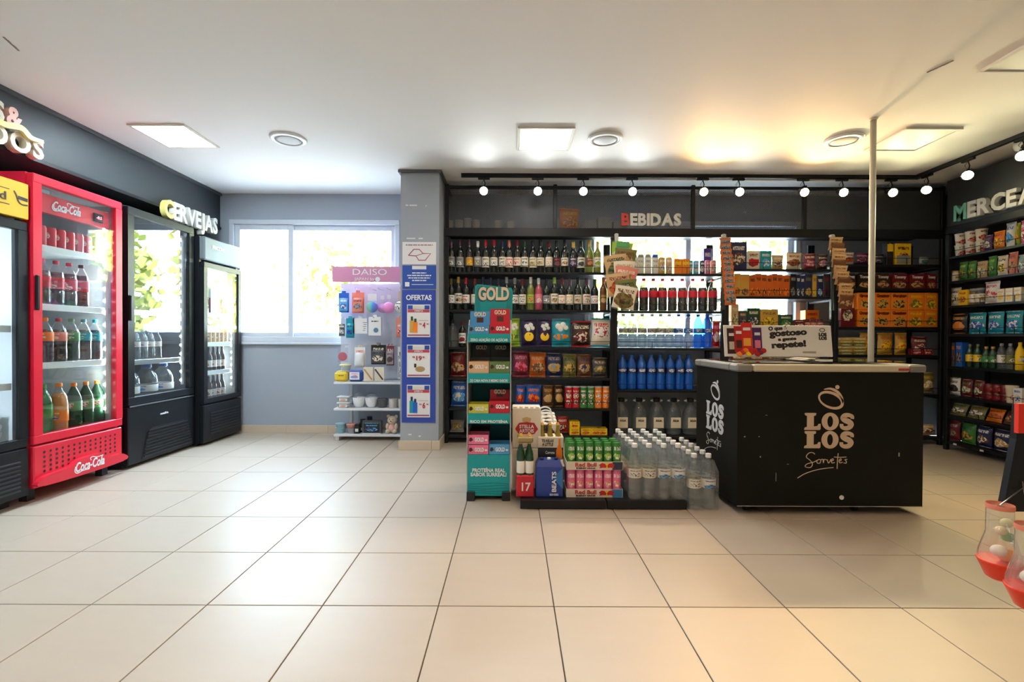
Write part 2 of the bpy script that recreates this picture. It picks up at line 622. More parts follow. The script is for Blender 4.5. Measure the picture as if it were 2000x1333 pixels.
def ceiling_panel(x, y, label, tint, power, s=0.42):
    t = thing('ceiling_panel_light', label, 'ceiling light', (x, y, ZC), 0, 'square ceiling panels')
    h = s / 2
    for a, b, c, d in ((-h, h, -h, -h + 0.022), (-h, h, h - 0.022, h), (-h, -h + 0.022, -h + 0.022, h - 0.022), (h - 0.022, h, -h + 0.022, h - 0.022)):
        boxo('frame', (a, b, c, d, -0.012, -0.001), PFRAME if power else CEIL, t, 0.002)
    m = emat('panel_glow_%.2f_%.1f' % (tint[2], power), tint, power) if power else pmat('unlit_diffuser', (0.66, 0.65, 0.60), 0.5)
    boxo('diffuser', (-h + 0.022, h - 0.022, -h + 0.022, h - 0.022, -0.008, -0.003), m, t)
    return t


COOL = (0.74, 0.90, 1.0)
ceiling_panel(-2.585, 3.65, 'lit square ceiling panel above the red cooler', COOL, PANEL_L * 2.4)
ceiling_panel(0.245, 3.675, 'lit square ceiling panel in front of the wine shelves', NEUT, PANEL_L)
ceiling_panel(3.06, 3.66, 'unlit square ceiling panel beside the thin pole', NEUT, 0)
ceiling_panel(2.86, 2.52, 'unlit square ceiling panel nearer than the thin pole', NEUT, 0)
ceiling_panel(-2.585, 1.75, 'lit square ceiling panel above the yellow-topped cooler', COOL, PANEL_L * 2.4)
ceiling_panel(0.245, 1.72, 'lit square ceiling panel just out of view over the floor centre', (1.0, 0.62, 0.32), PANEL_L * 1.25)
ceiling_panel(-2.585, -0.3, 'lit square ceiling panel by the entrance on the cooler side', COOL, PANEL_L * 2.4)
ceiling_panel(0.245, -0.3, 'lit square ceiling panel by the entrance in the middle', WARM, PANEL_L * 0.9)
ceiling_panel(2.9, 0.6, 'added unseen warm ceiling panel lighting the grocery side', WARM, PANEL_L)  # panel added out of view to warm the grocery side

GRILLE = pmat('speaker_grille', (0.55, 0.56, 0.57), 0.6)
for x, y, lb in ((-1.74, 3.69, 'round white ceiling speaker near the window'), (0.71, 3.665, 'round white ceiling speaker before the drinks shelves'), (2.545, 3.66, 'round white ceiling speaker left of the thin pole')):
    t = thing('ceiling_speaker', lb, 'speaker', (x, y, ZC), 0, 'round ceiling speakers')
    prof = [(0.135, -0.001), (0.135, -0.008), (0.128, -0.014), (0.10, -0.018), (0.098, -0.010), (0.098, -0.001)]
    obj('rim', cached('sp_rim', lambda: MB().lathe(prof, 32, close=False).mesh('rim', True)), WHITE, t)
    obj('grille', cached('sp_gr', lambda: MB().lathe([(0.097, -0.012), (0.07, -0.017), (0.03, -0.0195)], 32, close=True).mesh('grille', True)), GRILLE, t)
# marks left on the ceiling
for x, y, lb in ((-2.62, 2.45, 'thin crack mark in the ceiling above the yellow-topped cooler'), (2.42, 2.62, 'small dark scuff on the ceiling before the thin pole')):
    mb = MB()
    for k in range(5):
        mb.box(-0.004, 0.004 + 0.002 * (k % 2), k * 0.025, k * 0.025 + 0.024, -0.0035, -0.0005)
    tag(obj('ceiling_mark', mb.mesh('ceiling_mark'), pmat('scuff', (0.25, 0.2, 0.16), 0.8), None, (x, y, ZC), (0, 0, 0.35)), lb, 'mark', 'marks on the ceiling')

# thin floor-to-ceiling pole
t = thing('steel_pole', 'thin pale floor-to-ceiling pole behind the black freezer', 'pole', (2.51, 3.315, 0))
obj('tube', MB().lathe([(0.0185, 0.004), (0.0185, ZC - 0.004)], 20).mesh('tube', True), pmat('pole_paint', (0.50, 0.49, 0.43), 0.5, 0.0), t)
obj('floor_flange', MB().lathe([(0.045, 0.0), (0.045, 0.006), (0.025, 0.012)], 20).mesh('floor_flange'), CHROME, t)
obj('ceiling_flange', MB().lathe([(0.022, ZC - 0.014), (0.026, ZC - 0.006), (0.026, ZC - 0.001)], 20).mesh('ceiling_flange'), CREAM, t)

# spotlight tracks
for lb, b in (('long black spotlight track along the back shelves', (-0.47, 3.80, 4.445, 4.48, ZC - 0.034, ZC - 0.001)), ('black spotlight track running over the grocery shelf', (3.765, 3.80, 2.0, 4.444, ZC - 0.034, ZC - 0.001))):
    t = thing('light_track', lb, 'light track', (0, 0, 0), 0, 'ceiling spotlight tracks')
    boxo('rail', b, BLACK, t, 0.003)
    lx = b[1] - b[0] > 1
    for e in (0, 1):
        q = (b[0] - 0.012, b[0], b[2], b[3], b[4], b[5]) if lx and not e else (b[1], b[1] + 0.012, b[2], b[3], b[4], b[5]) if lx else (b[0], b[1], b[2] - 0.012, b[2], b[4], b[5]) if not e else None
        if q:
            boxo('end_cap', q, BLACKM, t)


def spotlight(x, y, aim, label, tint, watts, glow=60.0, axis='x'):
    t = thing('track_spotlight', label, 'spotlight', (x, y, ZC - 0.034), 0, 'track spotlights')
    boxo('adapter', (-0.055, 0.055, -0.012, 0.012, -0.022, -0.001) if axis == 'x' else (-0.012, 0.012, -0.055, 0.055, -0.022, -0.001), BLACK, t, 0.003)
    obj('bracket', cached('sp_br', lambda: MB().tube([(0, 0, -0.02), (0.012, 0, -0.06), (0.0, 0, -0.10)], 0.005, 6).tube([(0, 0, -0.02), (-0.02, 0.01, -0.055), (-0.004, 0.0, -0.10)], 0.0022, 6).mesh('bracket')), BLACK, t)
    d = (Vector(aim) - Vector((x, y, ZC - 0.034 - 0.115))).normalized()
    q = d.to_track_quat('-Z', 'Y').to_euler()
    hd = obj('head', cached('sp_hd', lambda: MB().lathe([(0.012, 0.075), (0.022, 0.07), (0.026, 0.02), (0.036, -0.02), (0.043, -0.045), (0.040, -0.046), (0.034, -0.03)], 24, close=False).mesh('head', True)), pmat('spot_shell', (0.03, 0.03, 0.032), 0.35), t, (0, 0, -0.125), q)
    obj('lens', cached('sp_ln', lambda: MB().lathe([(0.036, -0.034), (0.036, -0.038), (0.02, -0.043)], 24).mesh('lens', True)), emat('lens_%.2f_%.0f' % (tint[2], glow), tint, glow), hd)
    ld = bpy.data.lights.new('spot', 'SPOT')
    ld.energy = watts
    ld.color = tint
    ld.spot_size = math.radians(125)
    ld.spot_blend = 1.0
    ld.shadow_soft_size = 0.03
    lo = bpy.data.objects.new('lamp', ld)
    C.objects.link(lo)
    lo.parent = t
    lo.location = Vector((0, 0, -0.125)) + d * 0.06
    lo.rotation_euler = q


DAY = (0.94, 1.0, 0.98)
AMB = (1.0, 0.60, 0.25)
SPOTS = [(-0.27, DAY, 0), (0.235, DAY, 0), (0.66, DAY, 0), (1.12, DAY, 0), (1.785, AMB, 1), (2.12, (1, 0.88, 0.66), 0), (2.725, AMB, 1), (3.09, (1, 0.90, 0.50), 0), (3.55, (1, 0.92, 0.50), 0)]
for k, (x, tint, w) in enumerate(SPOTS):
    spotlight(x, 4.462, (x * 0.75, 0.3, 0.75), '%s spotlight on the back track, %s from the pillar' % ('amber' if w else 'white', ORD[k]), tint, SPOT_W * (2.35 if w else 0.55))
for k, y in enumerate((4.34, 3.95, 3.53)):
    spotlight(3.782, y, (2.2, y - 1.4, 1.0), 'black spotlight on the grocery track, %s from the corner' % ORD[k], (1.0, 0.93, 0.54), SPOT_W * 0.75, 40.0, 'y')
t = thing('security_camera', 'small white dome security camera by the grocery track', 'camera', (3.96, 3.70, ZC))
obj('housing', MB().lathe([(0.05, -0.001), (0.05, -0.03), (0.042, -0.055), (0.02, -0.07)], 24).mesh('housing', True), WHITE, t)
obj('lens', MB().lathe([(0.024, 0.0), (0.024, 0.012), (0.012, 0.018)], 20).mesh('lens', True), BLACK, t, (-0.018, -0.036, -0.046), (math.radians(125), 0, -0.4))

# ------------------------------------------------------------------ raised sign letters
LET_W = pmat('sign_letter_white', (0.80, 0.79, 0.74), 0.4)


def sign(name, rows, label, cat, face, depth, parent_loc=(0, 0, 0)):
    """rows: (text, along0, z0, height, materials by index) ; along runs in reading direction"""
    t = thing(name, label, cat, parent_loc)
    for s, a0, z0, h, gap, wide, mats in rows:
        a = a0
        for k, ch in enumerate(s):
            if ch == ' ':
                a += h * 0.5
                continue
            me = text_mesh(ch, 0.035, 0.12, 'LEFT')
            xs = [v.co.x for v in me.vertices]
            zs = [v.co.y for v in me.vertices]
            sc = h / 0.76
            w = (max(xs) - min(xs)) * sc * wide
            m = mats.get(k, LET_W) if isinstance(mats, dict) else mats
            base = a - min(xs) * sc * wide
            zz = z0 - (0.0 if min(zs) > -0.6 else 0) + h / 2
            if face == '-y':
                loc = (base, 0, zz)
            elif face == '+x':
                loc = (0, base, zz)
            else:
                loc = (0, -base, zz)
            obj('letter', me, m, t, loc, FACE[face], (sc * wide, sc, depth / 0.24))
            a += w + gap
    return t


sign('raised_sign', [('BEBIDAS', 1.055, 2.125, 0.12, 0.008, 0.92, {0: pmat('sign_red', (0.62, 0.06, 0.04), 0.4)})], 'raised white BEBIDAS letters with a red B on the mesh header', 'sign', '-y', 0.025, (0, 4.610, 0))
sign('raised_sign', [('CERVEJAS', 4.22, 2.095, 0.165, 0.004, 0.74, {0: pmat('sign_yellow', (0.80, 0.70, 0.22), 0.4)})], 'raised CERVEJAS letters with a yellow C above the beer coolers', 'sign', '+x', 0.05, (-3.11, 0, 0))
sg = sign('raised_sign', [('OS&', 2.70, 2.325, 0.125, 0.012, 0.85, {0: CREAM, 1: CREAM, 2: pmat('sign_salmon', (0.72, 0.40, 0.32), 0.4)}), ('DOS', 2.80, 2.185, 0.125, 0.012, 0.95, CREAM)], 'raised cream letters OS & DOS above the red cooler', 'sign', '+x', 0.05, (-3.11, 0, 0))
zz = smooth_path([(2.72, 2.335), (2.86, 2.315), (2.96, 2.335), (3.02, 2.30), (3.10, 2.305)], 5)
o = obj('swoosh', ribbon(zz, [0.035] * (len(zz) - 6) + [0.03, 0.028, 0.026, 0.024, 0.022, 0.02], 0.02).mesh('swoosh'), pmat('sign_yellow_stroke', (0.85, 0.74, 0.20), 0.4), sg, (0.035, 0, 0), (0, 0, PI / 2))
sign('raised_sign', [('MERCEARIA', -4.365, 2.115, 0.145, 0.009, 0.90, {0: pmat('sign_green', (0.20, 0.52, 0.38), 0.4)})], 'raised white MERCEARIA letters with a green M over the grocery shelf', 'sign', '-x', 0.04, (4.07, 0, 0))

# ------------------------------------------------------------------ product builders
PROF = {
    'wine': [(0.85, 0), (1, 0.02), (1, 0.60), (0.93, 0.66), (0.60, 0.735), (0.40, 0.79), (0.36, 0.85), (0.35, 0.99), (0.2, 1.0)],
    'spirit': [(0.9, 0), (1, 0.02), (1, 0.62), (0.9, 0.70), (0.5, 0.78), (0.36, 0.82), (0.34, 0.96), (0.34, 0.99)],
    'soda': [(0.72, 0), (0.93, 0.02), (1, 0.07), (1, 0.28), (0.95, 0.33), (0.97, 0.38), (1, 0.42), (1, 0.60), (0.88, 0.72), (0.58, 0.83), (0.32, 0.91), (0.28, 0.93), (0.28, 0.95)],
    'water': [(0.8, 0), (0.96, 0.015), (1, 0.05), (1, 0.13), (0.95, 0.145), (1, 0.16), (1, 0.25), (0.95, 0.265), (1, 0.28), (1, 0.36), (0.96, 0.37), (0.96, 0.56), (1, 0.57), (1, 0.66), (0.92, 0.75), (0.62, 0.86), (0.34, 0.92), (0.32, 0.95)],
    'jug': [(0.88, 0), (1, 0.03), (1, 0.12), (0.95, 0.14), (1, 0.16), (1, 0.28), (0.95, 0.30), (1, 0.32), (1, 0.55), (0.94, 0.63), (0.74, 0.76), (0.44, 0.85), (0.38, 0.88), (0.38, 0.91)],
    'beer': [(0.88, 0), (1, 0.02), (1, 0.55), (0.9, 0.62), (0.5, 0.74), (0.40, 0.80), (0.37, 0.95), (0.40, 0.97)],
    'oil': [(0.85, 0), (1, 0.03), (1, 0.30), (0.93, 0.40), (1, 0.50), (0.95, 0.68), (0.5, 0.84), (0.36, 0.89), (0.36, 0.92)],
    'can': [(0.80, 0), (0.96, 0.02), (1, 0.05), (1, 0.91), (0.84, 0.975), (0.86, 0.99), (0.86, 1.0), (0.78, 1.0), (0.78, 0.975)],
    'slim': [(0.80, 0), (0.96, 0.015), (1, 0.035), (1, 0.93), (0.84, 0.98), (0.86, 0.99), (0.86, 1.0), (0.78, 1.0), (0.78, 0.98)],
    'tube': [(1.0, 0), (1.04, 0.005), (1.04, 0.02), (1, 0.025), (1, 0.95)],
    'jar': [(0.92, 0), (1, 0.03), (1, 0.74), (0.93, 0.82), (0.88, 0.86)],
    'cup': [(0.74, 0), (0.78, 0.02), (0.98, 0.93), (1.03, 0.95), (1.03, 0.98)],
    'bowl': [(0.5, 0), (0.62, 0.02), (0.86, 0.35), (0.97, 0.75), (1, 1.0), (0.96, 1.0), (0.92, 0.75), (0.8, 0.36), (0.5, 0.08)],
    'pot': [(0.80, 0), (0.82, 0.02), (0.97, 0.84), (1.04, 0.85), (1.04, 1.0), (0.98, 1.0), (0.96, 0.85), (0.80, 0.1)],
}
CAPZ = {'wine': (0.42, 0.81, 1.003), 'spirit': (0.42, 0.86, 1.0), 'soda': (0.36, 0.925, 1.0), 'water': (0.40, 0.93, 1.0), 'jug': (0.46, 0.895, 1.0), 'beer': (0.46, 0.965, 1.0), 'oil': (0.42, 0.90, 1.0), 'jar': (0.98, 0.86, 1.0)}


def lathe_me(kind, key, prof, n=16, close=True):
    return cached((kind, key, n), lambda: MB().lathe(prof, n, close=close).mesh(kind, True))


def band_me(r, z0, z1, n=20):
    return cached(('band', r, z0, z1), lambda: MB().lathe([(r * 0.985, z0), (r, z0 + 0.002), (r, z1 - 0.002), (r * 0.985, z1)], n, close=False).mesh('label', True))


def fill_prof(kind, top):
    p = [(r * 0.95, max(z, 0.012)) for r, z in PROF[kind] if z < top]
    nxt = [q for q in PROF[kind] if q[0] and q[1] >= top][0]
    last = [q for q in PROF[kind] if q[1] < top][-1]
    k = (top - last[1]) / max(nxt[1] - last[1], 1e-6)
    p.append(((last[0] + (nxt[0] - last[0]) * k) * 0.95, top))
    return p


def bottle_parts(root, kind, h, r, glass, liquid=None, label=None, cap=None, fill=0.8, lz=(0.2, 0.48), loc=(0, 0, 0), lr=1.012, sub=False):
    """adds bottle, liquid, label, cap; sub=True makes them sub-parts of one bottle part"""
    S = (r, r, h)
    b = obj('bottle', lathe_me(kind, 'shell', PROF[kind]), glass, root, loc, (0, 0, 0), S)
    P, l0, s0 = (b, (0, 0, 0), (1, 1, 1)) if sub else (root, loc, S)
    if liquid:
        obj('liquid', lathe_me(kind, ('fill', fill), fill_prof(kind, fill)), liquid, P, l0, (0, 0, 0), s0)
    if label:
        obj('label', band_me(lr, *lz), label, P, l0, (0, 0, 0), s0)
    if cap:
        cr, c0, c1 = CAPZ[kind]
        obj('cap', lathe_me('cap', (kind,), [(cr, c0), (cr, c1 - 0.012), (cr * 0.9, c1)], 14), cap, P, l0, (0, 0, 0), s0)
    return b


def bottle(name, label_, cat, group, x, y, z, kind, h, r, glass, **kw):
    t = thing(name, label_, cat, (x, y, z + 0.0012), random.uniform(-0.3, 0.3), group)
    bottle_parts(t, kind, h, r, glass, **kw)
    return t


LID = pmat('can_lid', (0.70, 0.71, 0.72), 0.25, 1.0)


def can(label_, group, x, y, z, h, r, body, kind='can', name='drink_can', cat='can', mark=None):
    t = thing(name, label_, cat, (x, y, z + 0.0012), 0, group)
    obj('body', lathe_me(kind, 'body', PROF[kind], 18), body, t, (0, 0, 0), (0, 0, 0), (r, r, h))
    obj('lid', lathe_me('lid', kind, [(0.79, 0.955), (0.79, 0.968), (0.3, 0.972)], 18), LID, t, (0, 0, 0), (0, 0, 0), (r, r, h))
    if mark:
        obj('stripe', band_me(1.01, 0.3, 0.62), mark, t, (0, 0, 0), (0, 0, 0), (r, r, h))
    return t


def bag_me(variant=0):
    def build():
        nx, nz = 11, 13
        vs, fs = [], []
        rr = random.Random(5 + variant)
        ph = rr.uniform(0, 6)
        for s in (-1, 1):
            for j in range(nz):
                for i in range(nx):
                    u, v = i / (nx - 1), j / (nz - 1)
                    th = (math.sin(PI * u) ** 0.6) * (math.sin(PI * v) ** 0.55) * 0.5
                    th *= 1.0 + 0.10 * math.sin(ph + 7 * v) * math.sin(5 * u + ph)
                    wob = rr.uniform(-0.035, 0.035) if 0 < i < nx - 1 and 0 < j < nz - 1 else 0
                    pin = 1 - 0.085 * math.sin(PI * v) + 0.018 * math.sin(9 * v + ph)
                    arch = 0.018 * math.sin(PI * u) * (1 if v > 0.5 else -0.3) * abs(2 * v - 1)
                    vs.append(((u - 0.5) * pin + 0.012 * math.sin(4 * v + ph), s * (th + wob), 0.06 + v * 0.88 + arch))
        o = nx * nz
        for j in range(nz - 1):
            for i in range(nx - 1):
                a = j * nx + i
                fs.append((a, a + 1, a + nx + 1, a + nx))
                fs.append((o + a, o + a + nx, o + a + nx + 1, o + a + 1))
        return MB().add(vs, fs).mesh('pouch', True)
    return cached(('bag', variant), build)


def seal_me():
    def build():
        n = 12
        pts = [(-0.5, 0)] + [(0.5, 0)] + [(0.5 - k / n, 0.062 if k % 2 else 0.05) for k in range(n + 1)]
        return MB().prism(pts, -0.03, 0.03).mesh('seal')
    return cached('seal', build)


def bag(label_, group, x, y, z, w, h, t_, mat, seal=None, rotz=0.0, lean=0.0, name='snack_bag', cat='snack bag', letters=None, extra=None):
    t = thing(name, label_, cat, (x, y, z + 0.0012 + abs(math.sin(lean)) * t_ * 0.3), 0, group, rot=(lean, 0, rotz))
    S = (w, t_, h)
    if not lean and not rotz:
        tl = 0.035 * math.sin(x * 91 + z * 17)
        t.rotation_euler = (0, tl, 0.07 * math.sin(x * 57))
        t.location.z += abs(tl) * w / 2 + 0.0015
    obj('pouch', bag_me(int(abs(x * 1000)) % 5), mat, t, (0, 0, 0), (0, 0, 0), S)
    s1 = seal or mat
    obj('top_seal', seal_me(), s1, t, (0, 0, h * 0.938), (0, 0, 0), S)
    obj('bottom_seal', seal_me(), s1, t, (0, 0, h * 0.062), (PI, 0, 0), S)
    for e in (extra or ()):
        e(t, w, h, t_)
    if letters:
        s, hz, sz, c = letters
        text(s, t, (0, -t_ * 0.5 - 0.004, h * hz), sz, c, width=min(w * 0.72, sz * len(s) * 0.75))
    return t


def carton(label_, group, x, y, z, w, d, h, mat, rotz=0.0, name='carton', cat='box', letters=None, flap=None, panel=None, rot=None):
    """printed box: body, lid flap line, optional front panel and lettering; x,y,z = bottom centre"""
    t = thing(name, label_, cat, (x, y, z + 0.0012), rotz, group, rot)
    boxo('body', (-w / 2, w / 2, -d / 2, d / 2, 0, h), mat, t, min(0.003, w * 0.05))
    boxo('flap', (-w / 2 + 0.002, w / 2 - 0.002, -d / 2 - 0.001, -d / 2 + 0.02, h, h + 0.0015), flap or mat, t)
    if panel:
        boxo('front_panel', (-w * 0.42, w * 0.42, -d / 2 - 0.0015, -d / 2 - 0.0001, h * panel[1], h * panel[2]), panel[0], t)
    if letters:
        s, hz, sz, c = letters[:4]
        text(s, t, (0, -d / 2 - 0.002, h * hz), sz, c, width=min(w * 0.82, sz * len(s) * 0.8), bold=0.03)
    return t


def rgb(r, g, b):
    f = lambda c: ((c / 255 + 0.055) / 1.055) ** 2.4 if c > 10 else c / 255 / 12.92
    return (f(r), f(g), f(b))


K = dict(white=rgb(235, 232, 226), cream=rgb(232, 220, 196), red=rgb(190, 24, 36), dred=rgb(110, 20, 30), maroon=rgb(120, 40, 55), orange=rgb(240, 130, 30), dorange=rgb(205, 95, 25),
         yellow=rgb(245, 200, 30), gold=rgb(205, 160, 70), green=rgb(60, 130, 60), lime=rgb(150, 190, 50), dgreen=rgb(30, 70, 45), teal=rgb(20, 150, 170), blue=rgb(30, 95, 190), sky=rgb(90, 165, 220),
         navy=rgb(30, 40, 85), purple=rgb(80, 45, 120), dpurple=rgb(50, 30, 75), pink=rgb(225, 110, 150), brown=rgb(110, 65, 35), dbrown=rgb(60, 35, 22), tan=rgb(205, 165, 115), grey=rgb(150, 150, 150), dgrey=rgb(70, 72, 76), black=rgb(22, 20, 20), olive=rgb(120, 115, 55), salmon=rgb(225, 130, 110), mauve=rgb(95, 55, 75), peach=rgb(238, 205, 185))
PR = lambda a, b, c, s=0, **k: printed(K[a], K[b], K[c], s, **k)
CC = lambda a, r=0.45: col(K[a], r)
GLASS_W = pmat('dark_wine_glass', (0.012, 0.016, 0.012), 0.08, 0, 0.6)
GLASS_B = pmat('brown_beer_glass', (0.05, 0.018, 0.006), 0.08, 0, 0.6)
GLASS_G = pmat('green_wine_glass', (0.17, 0.20, 0.03), 0.08, 0, 0.6)
GLASS_P = pmat('rose_wine_glass', (0.42, 0.07, 0.09), 0.08, 0, 0.6)
COLA = pmat('cola_liquid', (0.018, 0.008, 0.007), 0.06, 0, 0.5)
ORANGEL = pmat('orange_liquid', (0.80, 0.30, 0.04), 0.1, 0, 0.5)
GUAR = pmat('guarana_glass', (0.012, 0.05, 0.022), 0.07, 0, 0.6)
CLEARG = thin('clear_glass', (0.86, 0.9, 0.9), 0.02, 1.5, (0.6, 0.65, 0.68), 0.08)
WATER = thin('water_fill', (0.93, 0.96, 0.97), 0.02, 0.6)
BWHITE = col((0.80, 0.82, 0.84), 0.35)


# ------------------------------------------------------------------ back shelving bays
SHB, SHF = 5.06, 4.65


def shelf_bay(x0, x1, levels, label, rails=(), y0=SHF, y1=SHB):
    t = thing('shelf_unit', label, 'shelf unit', (0, 0, 0), 0, 'black steel shelf bays on the back wall')
    for x in (x0, x1 - 0.035):
        for y in (y0, y1 - 0.035):
            boxo('post', (x, x + 0.035, y, y + 0.035, 0.0, 2.03), BLACK, t, 0.003)
    for x in (x0 + 0.002, x1 - 0.033):
        for z in levels:
            boxo('bracket', (x + 0.008, x + 0.023, y0 + 0.035, y1 - 0.036, z - 0.045, z - 0.026), BLACK, t)
    for z in levels:
        s = boxo('shelf', (x0 + 0.036, x1 - 0.036, y0 + 0.002, y1 - 0.002, z - 0.024, z), BLACK, t, 0.003)
        if z > 0.1:
            mb = MB().box(x0 + 0.036, x1 - 0.036, y0 + 0.004, y0 + 0.008, z + 0.058, z + 0.063)
            k = max(2, int((x1 - x0) / 0.35))
            for i in range(k + 1):
                xx = x0 + 0.04 + (x1 - x0 - 0.08) * i / k
                mb.box(xx - 0.002, xx + 0.002, y0 + 0.004, y0 + 0.008, z, z + 0.06)
            obj('guard_rail', mb.mesh('guard_rail'), BLACK, s)
    return t


L1 = [1.685, 1.315, 0.945, 0.645, 0.345, 0.075]
L2 = [1.675, 1.31, 0.945, 0.53, 0.075]
L3 = [1.725, 1.455, 1.145, 0.80, 0.42, 0.075]
L4 = [1.775, 1.54, 1.16, 0.885, 0.50, 0.075]
shelf_bay(-0.66, 1.00, L1, 'black steel shelf bay of wine and snacks beside the pillar')
shelf_bay(1.00, 2.09, L2, 'black steel shelf bay of cola and water bottles')
shelf_bay(2.09, 3.165, L3, 'black steel shelf bay of boxes behind the freezer sign')
shelf_bay(3.165, 4.24, L4, 'black steel shelf bay of orange boxes in the corner')
# header over the bays: beam, frame, wire mesh
t = thing('shelf_header', 'dark header with wire mesh panels above the back shelves', 'header', (0, 0, 0))
boxo('beam', (-0.66, 4.24, 4.645, 4.70, 2.032, 2.115), BLACK, t, 0.004)
boxo('top_deck', (-0.66, 4.24, 4.701, 5.10, 2.095, 2.115), BLACKM, t)
boxo('top_rail', (-0.62, 4.24, 4.652, 4.685, 2.50, 2.53), BLACK, t, 0.003)
for x in (-0.66, 0.40, 1.755, 2.85, 3.50, 4.205):
    boxo('upright', (x, x + 0.035, 4.655, 4.69, 2.116, 2.545), BLACK, t, 0.003)
for a, b in ((3.536, 4.20),):
    boxo('solid_panel', (a, b, 4.665, 4.675, 2.118, 2.498), CHAR, t)
for a, b in ((-0.62, 0.40), (0.436, 1.755), (1.79, 2.85), (2.886, 3.50)):
    mb = MB()
    cw, chh, st = 0.0215, 0.0135, 0.0036
    nx, nz = int((b - a) / cw), int(0.38 / chh)
    cw = (b - a) / nx
    chh = 0.38 / nz
    for i in range(nx):
        for j in range(nz):
            x, z = a + i * cw, 2.118 + j * chh
            for (p, q) in (((x, z + chh / 2), (x + cw / 2, z + chh)), ((x + cw / 2, z + chh), (x + cw, z + chh / 2)), ((x, z + chh / 2), (x + cw / 2, z)), ((x + cw / 2, z), (x + cw, z + chh / 2))):
                if (i + j) % 1 == 0:
                    mb.add([(p[0], 4.668, p[1] - st / 2), (q[0], 4.668, q[1] - st / 2), (q[0], 4.668, q[1] + st / 2), (p[0], 4.668, p[1] + st / 2)], [(0, 1, 2, 3)])
    me = bpy.data.meshes.new('wire_mesh')
    me.from_pydata(mb.v, [], mb.f)
    o = obj('wire_mesh', me, pmat('mesh_wire', (0.06, 0.06, 0.062), 0.4, 0.3), t)
    o['kind'] = 'stuff'
# things stored on top behind the mesh
for k, (px, w, h) in enumerate(((878, 0.075, 0.115), (896, 0.085, 0.12), (913, 0.075, 0.14), (929, 0.085, 0.12), (972, 0.08, 0.115), (997, 0.08, 0.11))):
    t = thing('paper_cup', 'pale patterned cup behind the header mesh, %s from the pillar' % ORD[k], 'cup', (PX(px, 4.85), 4.85, 2.1155), 0, 'cups behind the mesh')
    obj('cup', lathe_me('cup', 'b', PROF['cup']), col((0.72, 0.68, 0.60), 0.5), t, (0, 0, 0), (0, 0, 0), (w / 2, w / 2, h))
    obj('rim', lathe_me('cuprim', 0, [(1.03, 0.95), (1.06, 0.97), (1.0, 0.99)], 16), BWHITE, t, (0, 0, 0), (0, 0, 0), (w / 2, w / 2, h))
bag('crumpled orange bag behind the header mesh', None, PX(1110, 4.88), 4.88, 2.115, 0.21, 0.25, 0.12, PR('orange', 'dorange', 'yellow', 2), name='orange_bag', cat='bag')
for k in range(3):
    carton('grey storage box behind the header mesh, %s from the orange bag' % ORD[k], 'storage boxes behind the mesh', 0.78 + k * 0.155, 4.90, 2.1155, 0.14, 0.2, 0.11 + 0.035 * (k % 2), col((0.45, 0.45, 0.44), 0.5))

# ------------------------------------------------------------------ stock on the back bays
YI = 4.745
# wine, upper row: (photo column, glass, label, capsule, words, label band)
WN = [(881, GLASS_W, PR('grey', 'white', 'black', 1), 'mauve', 'grey ornate-labelled'), (898, GLASS_W, PR('grey', 'white', 'black', 1), 'mauve', 'grey ornate-labelled'), (916, GLASS_W, PR('gold', 'yellow', 'dorange', 2), 'mauve', 'orange-labelled'),
      (932.6, GLASS_W, PR('grey', 'olive', 'cream', 3), 'white', 'olive-labelled'), (948, GLASS_W, PR('cream', 'white', 'dgrey', 4, z0=0.1), 'red', 'cream-labelled'), (964, GLASS_W, PR('cream', 'white', 'dgrey', 4, z0=0.1), 'red', 'cream-labelled'),
      (980.7, GLASS_W, PR('cream', 'white', 'dgrey', 5, z0=0.1), 'navy', 'cream-labelled'), (994, GLASS_W, PR('peach', 'cream', 'red', 6), 'salmon', 'peach-labelled'), (1009.5, GLASS_W, PR('cream', 'peach', 'red', 7), 'dred', 'cream-labelled'),
      (1024, GLASS_W, PR('cream', 'white', 'dgrey', 8), 'dgreen', 'white-labelled'), (1040, GLASS_W, PR('cream', 'tan', 'olive', 9), 'black', 'cream-labelled'), (1055, GLASS_W, PR('cream', 'tan', 'olive', 9), 'black', 'cream-labelled'),
      (1071.6, GLASS_W, PR('cream', 'white', 'tan', 10), 'dred', 'cream-labelled'), (1086, GLASS_W, PR('black', 'dgrey', 'red', 11), 'black', 'black and red-labelled'), (1102, GLASS_W, PR('cream', 'tan', 'dgrey', 12), 'black', 'picture-labelled'),
      (1118.8, GLASS_W, PR('dpurple', 'purple', 'cream', 13), 'gold', 'purple-labelled'), (1133.7, GLASS_W, PR('cream', 'dgrey', 'black', 14), 'black', 'ring-labelled'), (1150, GLASS_G, PR('brown', 'dorange', 'tan', 15), 'gold', 'brown-labelled green-glass'), (1166, GLASS_G, PR('cream', 'lime', 'olive', 16), 'gold', 'pale-labelled green-glass')]
for k, (px, g, lb, cp, w) in enumerate(WN):
    bottle('wine_bottle', '%s wine bottle with %s capsule, %s from the pillar on upper shelf' % (w, cp.replace('dred', 'dark red').replace('dgreen', 'dark green'), ORD[k]), 'wine bottle', 'wine bottles on the upper shelf', PX(px, YI), YI, L1[0], 'wine', 0.315 + 0.008 * ((k * 7) % 3), 0.0372, g, label=lb, cap=CC(cp, 0.3), lz=((0.19, 0.50), (0.16, 0.48), (0.2, 0.46))[k % 3])
